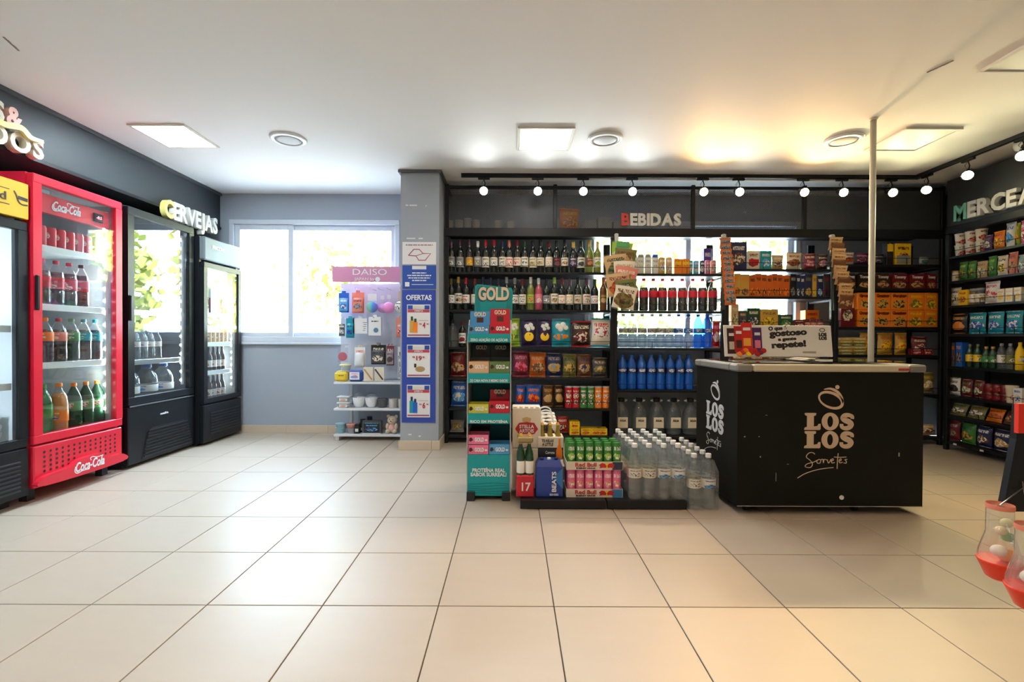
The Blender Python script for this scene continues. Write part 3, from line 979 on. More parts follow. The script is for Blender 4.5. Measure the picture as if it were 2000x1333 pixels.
WN = [(881, GLASS_W, 'white', 'olive'), (895, GLASS_W, 'white', 'gold'), (910, GLASS_W, 'white', 'red'), (927, GLASS_W, 'cream', 'dred'), (943, GLASS_W, 'cream', 'navy'), (958, GLASS_W, 'cream', 'navy'), (973.5, GLASS_W, 'cream', 'navy'), (989, GLASS_W, 'cream', 'grey'), (1005, GLASS_W, 'white', 'grey'),
      (1020, GLASS_W, 'cream', 'dred'), (1036, GLASS_G, 'lime', 'white'), (1051.5, GLASS_P, 'pink', 'white'), (1067, GLASS_W, 'grey', 'black'), (1082, GLASS_W, 'cream', 'lime'), (1097, GLASS_W, 'cream', 'dred'), (1112, GLASS_W, 'cream', 'mauve'), (1128, GLASS_W, 'cream', 'black'), (1145, GLASS_W, 'peach', 'mauve'), (1161, GLASS_W, 'white', 'dgreen'), (1178, pmat('amber_glass', (0.16, 0.05, 0.012), 0.08, 0, 0.6), 'brown', 'dorange')]
for k, (px, g, lb, cp) in enumerate(WN):
    w = {'lime': 'green-glass', 'pink': 'rose-glass', 'brown': 'amber'}.get(lb, lb + '-labelled')
    bottle('wine_bottle', '%s wine bottle, %s from the pillar on the second shelf' % (w, ORD[k]), 'wine bottle', 'wine bottles on the second shelf', PX(px, YI), YI, L1[1], 'wine', 0.31 + 0.009 * ((k * 5) % 3), 0.0372, g, label=PR(lb, ('white', 'tan', 'cream')[k % 3], ('dgrey', 'black', 'red', 'gold')[k % 4], 20 + k), cap=CC(cp, 0.3), lz=((0.2, 0.47), (0.18, 0.50))[k % 2])
bottle('spirit_bottle', 'tall clear spirit bottle on the third shelf beside the pillar', 'bottle', 'spirits on the third shelf', PX(884, YI), YI, L1[2], 'spirit', 0.27, 0.04, CLEARG, label=None, cap=CC('black'))
bottle('spirit_bottle', 'dark spirit bottle with white and red label on the third shelf', 'bottle', 'spirits on the third shelf', PX(903, YI), YI, L1[2], 'spirit', 0.25, 0.036, GLASS_W, label=PR('white', 'red', 'black', 3), cap=CC('dred'), lz=(0.15, 0.55))


def puffs(t, w, h, d):
    """printed popcorn picture: a cluster of white puffs"""
    for k, (dx, dz, r) in enumerate(((-0.16, 0.72, 0.15), (0.10, 0.76, 0.16), (0.24, 0.66, 0.13), (-0.04, 0.62, 0.14))):
        obj('popcorn_picture', cached('eye', lambda: MB().lathe([(1, -0.1), (1, 0), (0.7, 0.25), (0.2, 0.32)], 14).mesh('popcorn_picture', True)), col((0.78, 0.76, 0.66)), t, (dx * w, -d * 0.46 - 0.001 * k, h * dz), (PI / 2, 0, 0), (w * r, w * r, 0.012))


def disc(c, z, r):
    def f(t, w, h, d):
        obj('round_picture', cached('disc', lambda: MB().lathe([(1, -0.4), (1, 0), (0.8, 0.2), (0.3, 0.3)], 20).mesh('round_picture', True)), c, t, (0, -d * 0.47, h * z), (PI / 2, 0, 0), (w * r, w * r, 0.012))
    return f


SN = 'snack bags on the third shelf'
row = [(992, 1016, 'lime', 'green', 'green', (puffs,)), (1018, 1048, 'dpurple', 'purple', 'purple', (puffs, disc(CC('yellow'), 0.36, 0.30))), (1050, 1076, 'dpurple', 'purple', 'purple', (puffs, disc(CC('yellow'), 0.36, 0.32))), (1078, 1115, 'teal', 'teal', 'teal', (puffs,))]
nm = ['green snack bag with white puffs beside the tall teal display', 'wide purple snack bag with white puffs and yellow disc', 'narrow purple snack bag with white puffs and yellow disc', 'teal snack bag with white puffs and orange marks']
for (a, b, c1, c2, w, ex), lb in zip(row, nm):
    bag(lb, SN, PX((a + b) / 2, YI), YI, L1[2], (b - a) * 0.00513, 0.285, 0.085, PR(c1, 'orange' if c1 == 'teal' else c2, 'yellow' if c1 == 'lime' else c1, 3, z0=0.22, z1=0.45), extra=ex, letters=None)
bag('dark snack bag with red top on the third shelf', SN, PX(1135, YI), YI, L1[2], 0.20, 0.26, 0.085, PR('dbrown', 'dred', 'cream', 5), CC('red'))
bag('pale snack bag with blue top beside the tortilla wraps', SN, PX(1173, YI), YI, L1[2], 0.195, 0.29, 0.085, PR('cream', 'white', 'red', 6, z0=0.3, z1=0.7), CC('teal'))
SN = 'snack bags on the fourth shelf'
for a, b, c, h, lb in ((880, 910, ('dred', 'tan', 'brown'), 0.25, 'red snack bag beside the pillar on the fourth shelf'), (1001, 1033, ('maroon', 'red', 'pink'), 0.26, 'maroon snack bag next to the teal display'), (1034, 1066, ('dorange', 'brown', 'tan'), 0.25, 'orange snack bag with round brown picture'), (1067, 1098, ('navy', 'gold', 'grey'), 0.245, 'navy snack bag with gold picture'), (1099, 1126, ('olive', 'gold', 'dgreen'), 0.235, 'olive snack bag on the fourth shelf'), (1127, 1155, ('brown', 'tan', 'navy'), 0.235, 'brown snack bag on the fourth shelf'), (1157, 1186, ('dgrey', 'olive', 'tan'), 0.20, 'slumped clear and black snack bag on the fourth shelf')):
    bag(lb, SN, PX((a + b) / 2, YI), YI, L1[3], (b - a) * 0.0052, h, 0.08, PR(*c, 7 + int(a) % 5), rotz=0.05 * math.sin(a))
SN = 'snack bags on the fifth shelf'
for a, b, c, h, lb in ((881, 911, ('blue', 'sky', 'cream'), 0.25, 'blue snack bag beside the pillar on the fifth shelf'), (1007, 1026, ('blue', 'red', 'orange'), 0.22, 'narrow blue snack bag with red lettering by the display'), (1027, 1057, ('blue', 'red', 'orange'), 0.225, 'wide blue snack bag with red lettering'), (1059, 1081, ('brown', 'tan', 'gold'), 0.22, 'brown corn snack bag next to the blue bags'), (1083, 1102, ('dbrown', 'gold', 'tan'), 0.22, 'dark brown corn snack bag next to the red tubes')):
    bag(lb, SN, PX((a + b) / 2, YI), YI, L1[4], (b - a) * 0.0052, h, 0.08, PR(*c, 3 + int(a) % 7))
for k, (px, c, w) in enumerate(((1111, 'red', 'red'), (1125, 'red', 'red'), (1140, 'green', 'green'), (1154, 'green', 'green'), (1169, 'orange', 'orange'), (1184, 'orange', 'orange'))):
    t = thing('chip_tube', '%s chip tube %s the other %s one on the fifth shelf' % (w, ('left of', 'right of')[k % 2], w), 'chip tube', (PX(px, 4.72), 4.72, L1[4] + 0.0012), 0, 'chip tubes')
    S = (0.036, 0.036, 0.215)
    obj('body', lathe_me('tube', 'b', PROF['tube'], 20), PR(c, 'd' + c if 'd' + c in K else c, 'cream', k), t, (0, 0, 0), (0, 0, 0), S)
    obj('lid', lathe_me('tubelid', 0, [(1.05, 0.945), (1.05, 0.985), (0.95, 1.0)], 20), col((0.55, 0.57, 0.6), 0.3), t, (0, 0, 0), (0, 0, 0), S)
    obj('label', band_me(1.015, 0.36, 0.74), PR(c, 'cream', 'd' + c if 'd' + c in K else c, k + 2, z0=0.2, z1=0.9), t, (0, 0, 0), (0, 0, 0), S)
SN = 'packs on the bottom shelf of the wine bay'
bag('flat pale pack lying on the bottom shelf beside the pillar', SN, PX(893, YI), YI, L1[5], 0.14, 0.13, 0.09, PR('grey', 'olive', 'tan', 4), lean=-0.5)
bag('red snack bag on the bottom shelf beside the bottle carriers', SN, PX(1100, YI), YI, L1[5] + 0.01, 0.11, 0.165, 0.07, PR('red', 'dred', 'cream', 4))
for k, (px, z, lb) in enumerate(((1122, 0, 'lower yellow pack of the stacked pair on the bottom shelf'), (1122, 0.068, 'upper yellow pack of the stacked pair on the bottom shelf'), (1144, 0, 'yellow pack next to the stacked pair'), (1163, 0, 'second yellow pack from the stacked pair'), (1176, 0, 'last yellow pack beside the steel post'))):
    carton(lb, 'yellow packs on the bottom shelf', PX(px, YI), YI, L1[5] + z, 0.098, 0.12, 0.066, PR('yellow', 'orange', 'dred', k), name='snack_pack', cat='snack pack', rotz=0.08 * math.sin(k * 3))

# --- second bay
for k, (px, c) in enumerate(((1236, 'grey'), (1249, 'grey'), (1263, 'grey'), (1277, 'blue'))):
    t = carton('white drink carton with %s cap, %s from the tortilla wraps' % (c, ORD[k]), 'white drink cartons', PX(px, YI), YI, L2[0], 0.062, 0.065, 0.165, PR('white', 'cream', 'grey', k), name='drink_carton', cat='drink carton', panel=(CC('white'), 0.08, 0.45))
    obj('gable', cached('gab', lambda: MB().prism([(-0.03, 0), (0.03, 0), (0.022, 0.03), (-0.022, 0.03)], -0.03, 0.03).mesh('gable')), CC(c), t, (0, 0, 0.167))
for k, (px, c, r, h, w) in enumerate(((1291, 'gold', 0.031, 0.165, 'tall gold'), (1305, 'tan', 0.031, 0.165, 'tall copper'), (1347, 'teal', 0.025, 0.135, 'slim teal'), (1358, 'sky', 0.027, 0.135, 'slim pale blue'), (1370, 'navy', 0.024, 0.135, 'slim navy'), (1381, 'pink', 0.025, 0.14, 'pink'), (1392, 'salmon', 0.025, 0.14, 'salmon'))):
    can('%s drink can on the shelf above the colas' % w, 'cans above the colas', PX(px, 4.72), 4.72, L2[0], h, r, PR(c, 'grey', 'white', k + 3), 'slim')
for k, px in enumerate((1320, 1335)):
    carton('orange four-pack box above the colas, %s the other' % ('left of', 'right of')[k], 'orange four-packs', PX(px, YI), YI, L2[0], 0.075, 0.1, 0.15, PR('orange', 'dorange', 'yellow', k, z0=0.5, z1=0.95), panel=(CC('yellow'), 0.62, 0.8), name='drink_box')
carton('tall purple box behind the pink cans', None, PX(1380, 4.9), 4.92, L2[0], 0.08, 0.07, 0.29, PR('purple', 'blue', 'white', 4))
for k, px in enumerate((1220, 1238, 1256.5, 1275, 1293, 1312, 1331.6, 1352, 1371, 1391)):
    bottle('cola_bottle', 'large cola bottle with red label, %s from the tortilla wraps' % ORD[k], 'soda bottle', 'cola bottles on the shelf', PX(px, YI), YI, L2[1], 'soda', 0.325, 0.0455, PET, liquid=COLA, label=RED, cap=RED, fill=0.72, lz=(0.42, 0.62))
for k, px in enumerate((1217, 1235, 1254, 1273, 1290, 1307, 1325, 1344, 1363, 1381)):
    bl = k > 5
    bottle('water_bottle', '%s water bottle under the colas, %s from the steel post by the snacks' % ('blue-capped' if bl else 'clear', ORD[k]), 'water bottle', 'water bottles under the colas', PX(px, YI), YI, L2[2], 'water', 0.335, 0.0455, PETBLUE if k > 7 else PET, liquid=WATER, label=PR('blue', 'navy', 'white', k) if bl else PR('grey', 'dgrey', 'white', k), cap=CC('blue') if bl else BWHITE, lz=(0.44, 0.58), fill=0.7)
bag('red and white pack at the end of the water shelf', None, PX(1398, YI), YI, L2[2], 0.075, 0.27, 0.05, PR('red', 'white', 'pink', 3))
for r_ in (0, 1):
    for k, px in enumerate((1216, 1234, 1253, 1272, 1290, 1309, 1327.5, 1346)):
        y = YI + r_ * 0.105
        bottle('blue_water_bottle', 'blue water bottle in the %s row, %s from the steel post' % (('front', 'rear')[r_], ORD[k]), 'water bottle', 'blue water bottles', PX(px, YI) + r_ * 0.03, y, L2[3], 'water', 0.345, 0.045, PETBLUE, label=PR('navy', 'white', 'blue', k, z0=0.2, z1=0.8), cap=CC('navy') if r_ else CC('blue'), lz=(0.47, 0.63))
for k, px in enumerate((1214, 1249, 1283, 1316, 1349)):
    t = bottle('water_jug', 'large clear water jug with cream label, %s from the steel post' % ORD[k], 'water jug', 'water jugs on the bottom shelf', PX(px, YI + 0.05), YI + 0.05, L2[4], 'jug', 0.36, 0.075, PET, liquid=WATER, cap=CC('black'), fill=0.63)
    t.rotation_euler = (0, 0, 0)
    boxo('label', (-0.05, 0.05, -0.0795, -0.078, 0.07, 0.175), CC('cream'), t)
    text('ÁGUA', t, (0, -0.081, 0.145), 0.02, INK, width=0.06)
    obj('handle', cached('jh', lambda: MB().tube(smooth_path([(-0.028, 0, 0.325), (-0.06, 0, 0.335), (0, 0, 0.345), (0.06, 0, 0.335), (0.028, 0, 0.325)], 4), 0.005, 6).mesh('handle')), BWHITE, t)

# --- third bay
G3 = 'boxes on the top shelf of the third bay'
for a, b, y, c, lb, kind in ((1422, 1454, 472, ('navy', 'brown', 'white'), 'tall navy cereal box beside the clip strip', 'b'), (1456, 1479, 489, ('cream', 'red', 'brown'), 'cream box with red band next to the navy box', 'b'), (1480, 1502, 489, ('teal', 'sky', 'white'), 'teal box on the top shelf of the third bay', 'b'), (1505, 1528, 496, ('tan', 'brown', 'cream'), 'tan pack beside the teal box', 'g'), (1533, 1563, 491, ('cream', 'brown', 'dorange'), 'cream bag with brown picture on the third bay', 'g'), (1567, 1592, 493, ('maroon', 'pink', 'cream'), 'pink and black bag next to the cream bag', 'g'), (1593, 1615, 494, ('dbrown', 'pink', 'cream'), 'dark bag with pink top beside the brown clip strip', 'g')):
    h = (525 - y) * 0.00513
    w = (b - a) * 0.00508
    if kind == 'b':
        carton(lb, G3, PX((a + b) / 2, YI), YI, L3[0], w, 0.07, h, PR(*c, int(a) % 9), name='cereal_box', panel=((CC('red'), 0.35, 0.55) if c[0] == 'cream' else None))
    else:
        bag(lb, G3, PX((a + b) / 2, YI), YI, L3[0], w, h, 0.06, PR(*c, int(a) % 9), name='food_bag', cat='food bag')
G3 = 'packets on the middle shelf of the third bay'
for k, (a, b, c) in enumerate(((1429, 1441, ('gold', 'brown', 'orange')), (1441, 1458, ('gold', 'dgrey', 'orange')), (1458, 1470, ('dorange', 'orange', 'dbrown')), (1470, 1481, ('dorange', 'orange', 'dbrown')), (1481, 1492, ('dorange', 'orange', 'dbrown')), (1492, 1502, ('dorange', 'orange', 'dbrown')), (1502, 1512, ('dorange', 'orange', 'dbrown')), (1512, 1522, ('dorange', 'orange', 'dbrown')), (1522, 1536, ('dorange', 'orange', 'dbrown')), (1537, 1548, ('black', 'dgrey', 'grey')), (1549, 1556, ('navy', 'black', 'white')), (1557, 1564, ('navy', 'black', 'white')), (1565, 1579, ('navy', 'gold', 'olive')), (1580, 1588, ('gold', 'yellow', 'olive')), (1589, 1600, ('navy', 'sky', 'white')), (1601, 1613, ('dgrey', 'navy', 'red')))):
    w = {'gold': 'golden', 'dorange': 'orange-brown', 'black': 'black', 'navy': 'navy', 'dgrey': 'dark grey'}[c[0]]
    carton('%s upright packet, %s from the thin clip strip on the third bay' % (w, ORD[k]), G3, PX((a + b) / 2, YI), YI, L3[1], (b - a) * 0.00505, 0.10, 0.225 - 0.008 * (k % 3), PR(*c, k, z0=0.05, z1=0.4), name='food_packet', cat='food packet')
G3 = 'boxes on the lower shelf of the third bay'
for a, b, y, c, lb in ((1424, 1438, 594, ('tan', 'olive', 'cream'), 'narrow tan box under the thin clip strip'), (1439, 1454, 607, ('dgrey', 'navy', 'tan'), 'dark box beside the narrow tan box'), (1455, 1479, 602, ('dgreen', 'navy', 'cream'), 'dark green box with cream lettering above the freezer sign'), (1480, 1515, 604, ('gold', 'yellow', 'olive'), 'wide golden box above the freezer sign'), (1516, 1543, 614, ('dgreen', 'green', 'cream'), 'green patterned box above the freezer sign'), (1545, 1567, 624, ('dred', 'maroon', 'cream'), 'small dark red box above the freezer sign')):
    carton(lb, G3, PX((a + b) / 2, YI), YI, L3[2], (b - a) * 0.00505, 0.09, (640 - y) * 0.00513, PR(*c, int(a) % 7), name='food_box')
for k, px in enumerate((1574, 1587, 1600)):
    bottle('spread_jar', 'dark jar with pale label, %s from the dark red box' % ORD[k], 'jar', 'jars on the third bay', PX(px, YI), YI, L3[2], 'jar', 0.09, 0.032, pmat('jar_dark', (0.10, 0.03, 0.02), 0.15), label=PR('salmon', 'dred', 'cream', k), cap=CC('dred'), lz=(0.2, 0.65))
carton('bright orange box behind the jars', None, PX(1583, 4.9), 4.92, L3[2], 0.14, 0.09, 0.19, PR('orange', 'dorange', 'red', 2), name='food_box')
G3 = 'boxes low on the third bay behind the freezer'
for k in range(5):
    carton('brown box low behind the freezer, %s from the cola bay' % ORD[k], G3, 2.24 + k * 0.18, YI + 0.02, L3[3], 0.16, 0.16, 0.17, PR('brown', 'tan', 'cream', k), name='food_box')

# --- fourth bay
G4 = 'packs on the top shelf of the corner bay'
for a, b, h, c, lb in ((1643, 1665, 0.13, ('white', 'dorange', 'red'), 'white and orange bag beside the brown clip strip'), (1666, 1693, 0.12, ('dpurple', 'black', 'pink'), 'dark purple bag on the top corner shelf'), (1697, 1724, 0.11, ('black', 'dgrey', 'grey'), 'black bag behind the thin pole'), (1792, 1812, 0.09, ('grey', 'dgrey', 'teal'), 'small grey pack at the end of the top corner shelf')):
    bag(lb, G4, PX((a + b) / 2, YI), YI, L4[0], (b - a) * 0.0052, h, 0.06, PR(*c, int(a) % 8), name='food_bag', cat='food bag')
carton('yellow character-free cereal box on the top corner shelf'.replace('character-free ', ''), G4, PX(1757, YI), YI, L4[0], 0.155, 0.07, 0.215, PR('yellow', 'gold', 'dred', 5), name='cereal_box', panel=(CC('grey'), 0.08, 0.45))
carton('small yellow and white box beside the yellow cereal box', G4, PX(1732, YI), YI, L4[0] + 0.0, 0.068, 0.06, 0.22, PR('black', 'yellow', 'white', 1, z0=0.6, z1=1.0), name='cereal_box', panel=(CC('yellow'), 0.62, 0.96))
G4 = 'trapezoid cake packs'
for k, (a, b, c, w) in enumerate(((1645, 1662, 'dbrown', 'brown'), (1664, 1698, 'black', 'black'), (1700, 1729, 'dbrown', 'dark brown'), (1731, 1763, 'dred', 'first red'), (1765, 1796, 'dred', 'second red'), (1798, 1818, 'dred', 'third red'))):
    w_, h_ = (b - a) * 0.0051, 0.148
    t = thing('cake_pack', '%s cake pack on the shelf above the orange boxes' % w, 'cake pack', (PX((a + b) / 2, YI), YI, L4[1] + 0.0012), 0, G4)
    obj('body', cached(('cake', round(w_, 3)), lambda: MB().prism([(-w_ / 2, 0), (w_ / 2, 0), (w_ * 0.47, h_ * 0.8), (w_ * 0.35, h_), (-w_ * 0.35, h_), (-w_ * 0.47, h_ * 0.8)], -0.06, 0.06).mesh('body')), PR(c, 'tan', 'brown', k, z0=0.05, z1=0.5), t)
    boxo('handle', (-0.02, 0.02, -0.01, 0.01, h_, h_ + 0.012), CC(c), t)
    text('Tommy', t, (0, -0.062, h_ * 0.75), 0.028, BWHITE, width=w_ * 0.7)
G4 = 'orange cake boxes in two tiers'
cols = [(1664, 1696, 'c'), (1697, 1727, 'c'), (1728, 1760, 'c'), (1761, 1792, 'p'), (1793, 1818, 'p')]
for r_ in (0, 1):
    for k, (a, b, q) in enumerate(cols):
        w_ = (b - a) * 0.0051
        t = carton('orange %s box in the %s tier, %s from the brown box' % ('chocolate cake' if q == 'c' else 'fruit cake', ('lower', 'upper')[r_], ORD[k]), G4, PX((a + b) / 2, YI), YI, L4[2] + r_ * 0.170, w_, 0.15, 0.167, PR('orange', 'gold' if q == 'c' else 'olive', 'dbrown' if q == 'c' else 'yellow', k + r_, z0=0.08, z1=0.6), name='cake_box', letters=(('Chocottone', 0.84, 0.026, CC('dred')) if q == 'c' else None))
carton('brown and cream cake box under the golden pack', None, PX(1646, YI), YI, L4[2], 0.135, 0.14, 0.185, PR('dred', 'cream', 'dbrown', 2, z0=0.3, z1=0.9), name='cake_box')
bag('bright golden pack lying on the brown cake box', None, PX(1652, YI), YI, L4[2] + 0.19, 0.09, 0.13, 0.06, PR('yellow', 'cream', 'orange', 2), name='food_bag', cat='food bag')
G4 = 'stacked flat packets'
for k in range(12):
    a = 1633 + (k % 2) * 26
    o = carton('flat yellow-green packet in the %s column, %s from the bottom' % (('post side', 'pole side')[k % 2], ORD[k // 2]), G4, PX(a + 13, YI), YI, L4[3] + (k // 2) * 0.029, 0.128, 0.10, 0.026, PR(('olive', 'gold', 'tan')[k // 2 % 3], 'cream', 'lime', k), name='flat_packet', cat='packet', rotz=0.1 * math.sin(k * 2.1))
G4 = 'golden bags'
for a, b, lb in ((1678, 1700, 'golden bag between the flat packets and the pole'), (1712, 1744, 'wide golden bag just beyond the pole'), (1746, 1771, 'golden bag beside the dark red pack')):
    bag(lb, G4, PX((a + b) / 2, YI), YI, L4[3], (b - a) * 0.0052, 0.22, 0.08, PR('gold', 'yellow', 'dorange', int(a) % 5), name='food_bag', cat='food bag', rotz=0.1)
bag('dark red pack at the end of the lower corner shelf', None, PX(1793, YI), YI, L4[3], 0.15, 0.18, 0.09, PR('dred', 'maroon', 'cream', 2), name='food_bag', cat='food bag')
for k, px in enumerate((1786, 1807)):
    carton('low dark red tray pack before the red bag, %s the pole' % ('nearer', 'farther from')[k], None, PX(px, 4.69), 4.685, L4[3], 0.10, 0.05, 0.065, PR('dred', 'red', 'cream', k), name='tray_pack')
for k, (px, c) in enumerate(((1650, ('brown', 'tan', 'dred')), (1690, ('dbrown', 'brown', 'tan')), (1725, ('dorange', 'brown', 'tan')), (1783, ('olive', 'gold', 'cream')), (1812, ('olive', 'cream', 'gold')))):
    bag('%s pack low on the corner bay behind the freezer, %s from the post' % (c[0].replace('dorange', 'orange').replace('dbrown', 'dark brown'), ORD[k]), 'packs low behind the freezer', PX(px, YI), YI, L4[4], 0.13, 0.21, 0.07, PR(*c, k), name='food_bag', cat='food bag')
bag('pale wrapped loaf on the bottom corner shelf beyond the freezer', None, PX(1818, 4.7), 4.72, L4[5], 0.17, 0.11, 0.1, PR('tan', 'brown', 'cream', 3), name='bread_pack', cat='bread', lean=-0.3)

# ------------------------------------------------------------------ clip strips hanging before the posts
CS = [(1203, 456, 1.03, 'white clip strip of tortilla wraps hanging by the wine shelves'), (1413, 458, 2.06, 'clip strip of small grey packets hanging beside the colas'), (1625, 457, 3.13, 'clip strip of brown packets hanging before the corner bay')]
strip_x = []
for px, y, x, lb in CS:
    t = thing('clip_strip', lb, 'clip strip', (PX(px, 4.60), 4.605, 1.30), 0, 'hanging clip strips')
    strip_x.append(PX(px, 4.60))
    boxo('strip', (-0.017, 0.017, -0.002, 0.002, 0.02, 0.735), PET, t)
    boxo('hook', (-0.012, 0.012, -0.004, 0.04, 0.735, 0.755), BWHITE, t)
    boxo('hook_plate', (-0.018, 0.018, -0.006, -0.002, 0.66, 0.75), col((0.6, 0.58, 0.52), 0.5), t)
TW = [('lime', 'cream', 'tan'), ('olive', 'tan', 'brown'), ('tan', 'olive', 'dgreen'), ('cream', 'olive', 'tan'), ('salmon', 'dorange', 'cream'), ('tan', 'dorange', 'maroon'), ('olive', 'cream', 'dgreen'), ('cream', 'olive', 'brown')]
for k in range(8):
    z = 1.90 - k * 0.062
    w_, h_ = 0.205 + 0.012 * (k % 3), 0.235
    t = bag('tortilla wrap pack on the clip strip, %s from the top' % ORD[k], 'tortilla wraps', strip_x[0] + 0.03 + 0.035 * math.sin(k * 2.3), 4.575 - 0.023 * k, z - 0.17, w_, h_, 0.024, PR(*TW[k], k, z0=0.0, z1=0.75), FILM, name='tortilla_pack', cat='wrap pack')
    t.rotation_euler = (0.10, 0.16 * math.sin(k * 1.9 + 0.6), 0.06 * math.sin(k))
    if k == 0:
        boxo('header_label', (-0.06, 0.06, -0.0145, -0.0125, 0.15, 0.232), col((0.10, 0.36, 0.12)), t)
    text('Rap10', t, (0, -0.0155, h_ * (0.50 if k == 0 else 0.3)), 0.045 if k == 0 else 0.03, INK, width=0.13 if k == 0 else 0.1, shear=0.2)
for k in range(11):
    t = bag('small grey packet with orange edge on the clip strip, %s from the top' % ORD[k], 'small packets on the thin clip strip', strip_x[1], 4.578 - 0.012 * k, 1.90 - k * 0.055, 0.108, 0.11, 0.02, PR('dorange', 'dgrey', 'grey', k, z0=0.1, z1=0.9), name='small_packet', cat='packet')
for k in range(11):
    t = bag('brown sloped packet on the clip strip, %s from the top' % ORD[k], 'brown packets on the clip strip', strip_x[2] + 0.008 * math.sin(k), 4.575 - 0.016 * k, 1.89 - k * 0.057, 0.125, 0.13, 0.024, PR(('tan', 'brown', 'tan')[k % 3], 'olive' if k == 0 else 'tan', 'brown', k), name='brown_packet', cat='packet')
    t.rotation_euler = (0.12, 0.05, -0.1)

# ------------------------------------------------------------------ glass-door coolers along the cooler wall (they face +x)
LINER_W = pmat('cooler_liner_white', (0.70, 0.76, 0.78), 0.4)
LINER_K = pmat('cooler_liner_dark', (0.05, 0.06, 0.07), 0.4)
SHELFW = pmat('cooler_shelf_white', (0.78, 0.82, 0.82), 0.35)
LEDM = emat('led_dot', (0.9, 0.97, 1.0), 22.0)


def cooler(label, y0, y1, xf, z0, z1, door, cab, frame, liner, shelves, fw_=0.055, header=None, led=True, watts=7.0, depth=0.62, handle=None, tint=(0.88, 0.97, 1.0), near=False):
    xb = xf - depth
    dz0, dz1 = door
    t = thing('drinks_cooler', label, 'cooler', (0, 0, 0), 0, 'glass-door coolers')
    xi = xf - 0.045
    mb = MB()
    mb.box(xb, xi, y0, y0 + 0.03, z0, z1)
    mb.box(xb, xi, y1 - 0.03, y1, z0, z1)
    mb.box(xb, xb + 0.03, y0 + 0.03, y1 - 0.03, z0, z1)
    mb.box(xb + 0.03, xi, y0 + 0.03, y1 - 0.03, z1 - 0.03, z1)
    mb.box(xb + 0.03, xi, y0 + 0.03, y1 - 0.03, z0, dz0 - 0.005)
    obj('cabinet', mb.mesh('cabinet'), cab, t)
    mb = MB()
    mb.box(xb + 0.031, xi - 0.01, y0 + 0.031, y0 + 0.036, dz0, z1 - 0.031)
    mb.box(xb + 0.031, xi - 0.01, y1 - 0.036, y1 - 0.031, dz0, z1 - 0.031)
    mb.box(xb + 0.031, xb + 0.036, y0 + 0.037, y1 - 0.037, dz0, z1 - 0.031)
    mb.box(xb + 0.037, xi - 0.01, y0 + 0.037, y1 - 0.037, dz0, dz0 + 0.01)
    mb.box(xb + 0.037, xi - 0.01, y0 + 0.037, y1 - 0.037, dz1 - 0.04, dz1 - 0.035)
    obj('liner', mb.mesh('liner'), liner, t)
    mb = MB()
    x0, x1 = xi + 0.002, xf
    mb.box(x0, x1, y0 + 0.004, y1 - 0.004, dz1 - fw_, dz1, 0.004)
    mb.box(x0, x1, y0 + 0.004, y1 - 0.004, dz0, dz0 + fw_, 0.004)
    mb.box(x0, x1, y0 + 0.004, y0 + 0.004 + fw_, dz0 + fw_, dz1 - fw_)
    mb.box(x0, x1, y1 - 0.004 - fw_, y1 - 0.004, dz0 + fw_, dz1 - fw_)
    d = obj('door', mb.mesh('door'), frame, t)
    boxo('pane', (xf - 0.018, xf - 0.012, y0 + 0.004 + fw_, y1 - 0.004 - fw_, dz0 + fw_, dz1 - fw_), DOORGLASS, d)
    if handle:
        boxo('handle', (xf, xf + 0.018, y0 + 0.008, y0 + 0.032, handle[0], handle[1]), BLACK, d, 0.006)
    for z in shelves:
        s = boxo('shelf', (xb + 0.04, xi - 0.022, y0 + 0.04, y1 - 0.045, z - 0.008, z), SHELFW if liner is LINER_W else CHAR, t)
        boxo('shelf_lip', (xi - 0.022, xi - 0.016, y0 + 0.04, y1 - 0.045, z - 0.038, z + 0.004), SHELFW if liner is LINER_W else CHROME, s, 0.002)
    if led:
        ly = y0 + fw_ + 0.02 if near else y1 - fw_ - 0.025
        st = boxo('led_strip', (xi - 0.016, xi - 0.006, ly - 0.012, ly + 0.012, dz0 + 0.1, dz1 - 0.09), WHITE, t)
        n = 17
        for k in range(n):
            zz = dz0 + 0.14 + (dz1 - dz0 - 0.27) * k / (n - 1)
            boxo('led', (-0.004, 0.004, -0.009, -0.001, -0.009, 0.009), LEDM, st, loc=(xi - 0.013, ly + (0.022 if near else -0.012), zz))
        ld = bpy.data.lights.new('strip', 'AREA')
        ld.shape = 'RECTANGLE'
        ld.size, ld.size_y = 0.008, dz1 - dz0 - 0.24
        ld.energy = watts
        ld.color = tint
        lo = bpy.data.objects.new('strip_lamp', ld)
        C.objects.link(lo)
        lo.parent = t
        lo.location = (xi - 0.017, ly + (0.013 if near else -0.013), (dz0 + dz1) / 2)
        lo.rotation_euler = Vector((-0.75, 0.66 if near else -0.66, 0)).to_track_quat('-Z', 'Y').to_euler()
    for yy in (y0 + 0.04, y1 - 0.09):
        for xx in (xb + 0.03, xi - 0.09):
            boxo('foot', (xx, xx + 0.05, yy, yy + 0.05, 0, z0), BLACKM, t)
    return t


def louvres(t, x, ya, yb, za, zb, n, mat, shape=None):
    """slats on the front panel, each one a part"""
    for k in range(n):
        z = za + (zb - za) * (k + 0.5) / n
        q = (k + 0.5) / n
        a, b = (ya, yb) if not shape else (ya + shape * q, yb - shape * q)
        boxo('grille_slat', (-0.006, 0.006, a, b, -0.006, 0.003), mat, t, loc=(x, 0, z), rot=(0, 0.5, 0))


DK = pmat('cooler_black', (0.010, 0.012, 0.015), 0.34, 0, 0.28)
SLAT = pmat('grille_plastic', (0.022, 0.025, 0.03), 0.35, 0, 0.3)
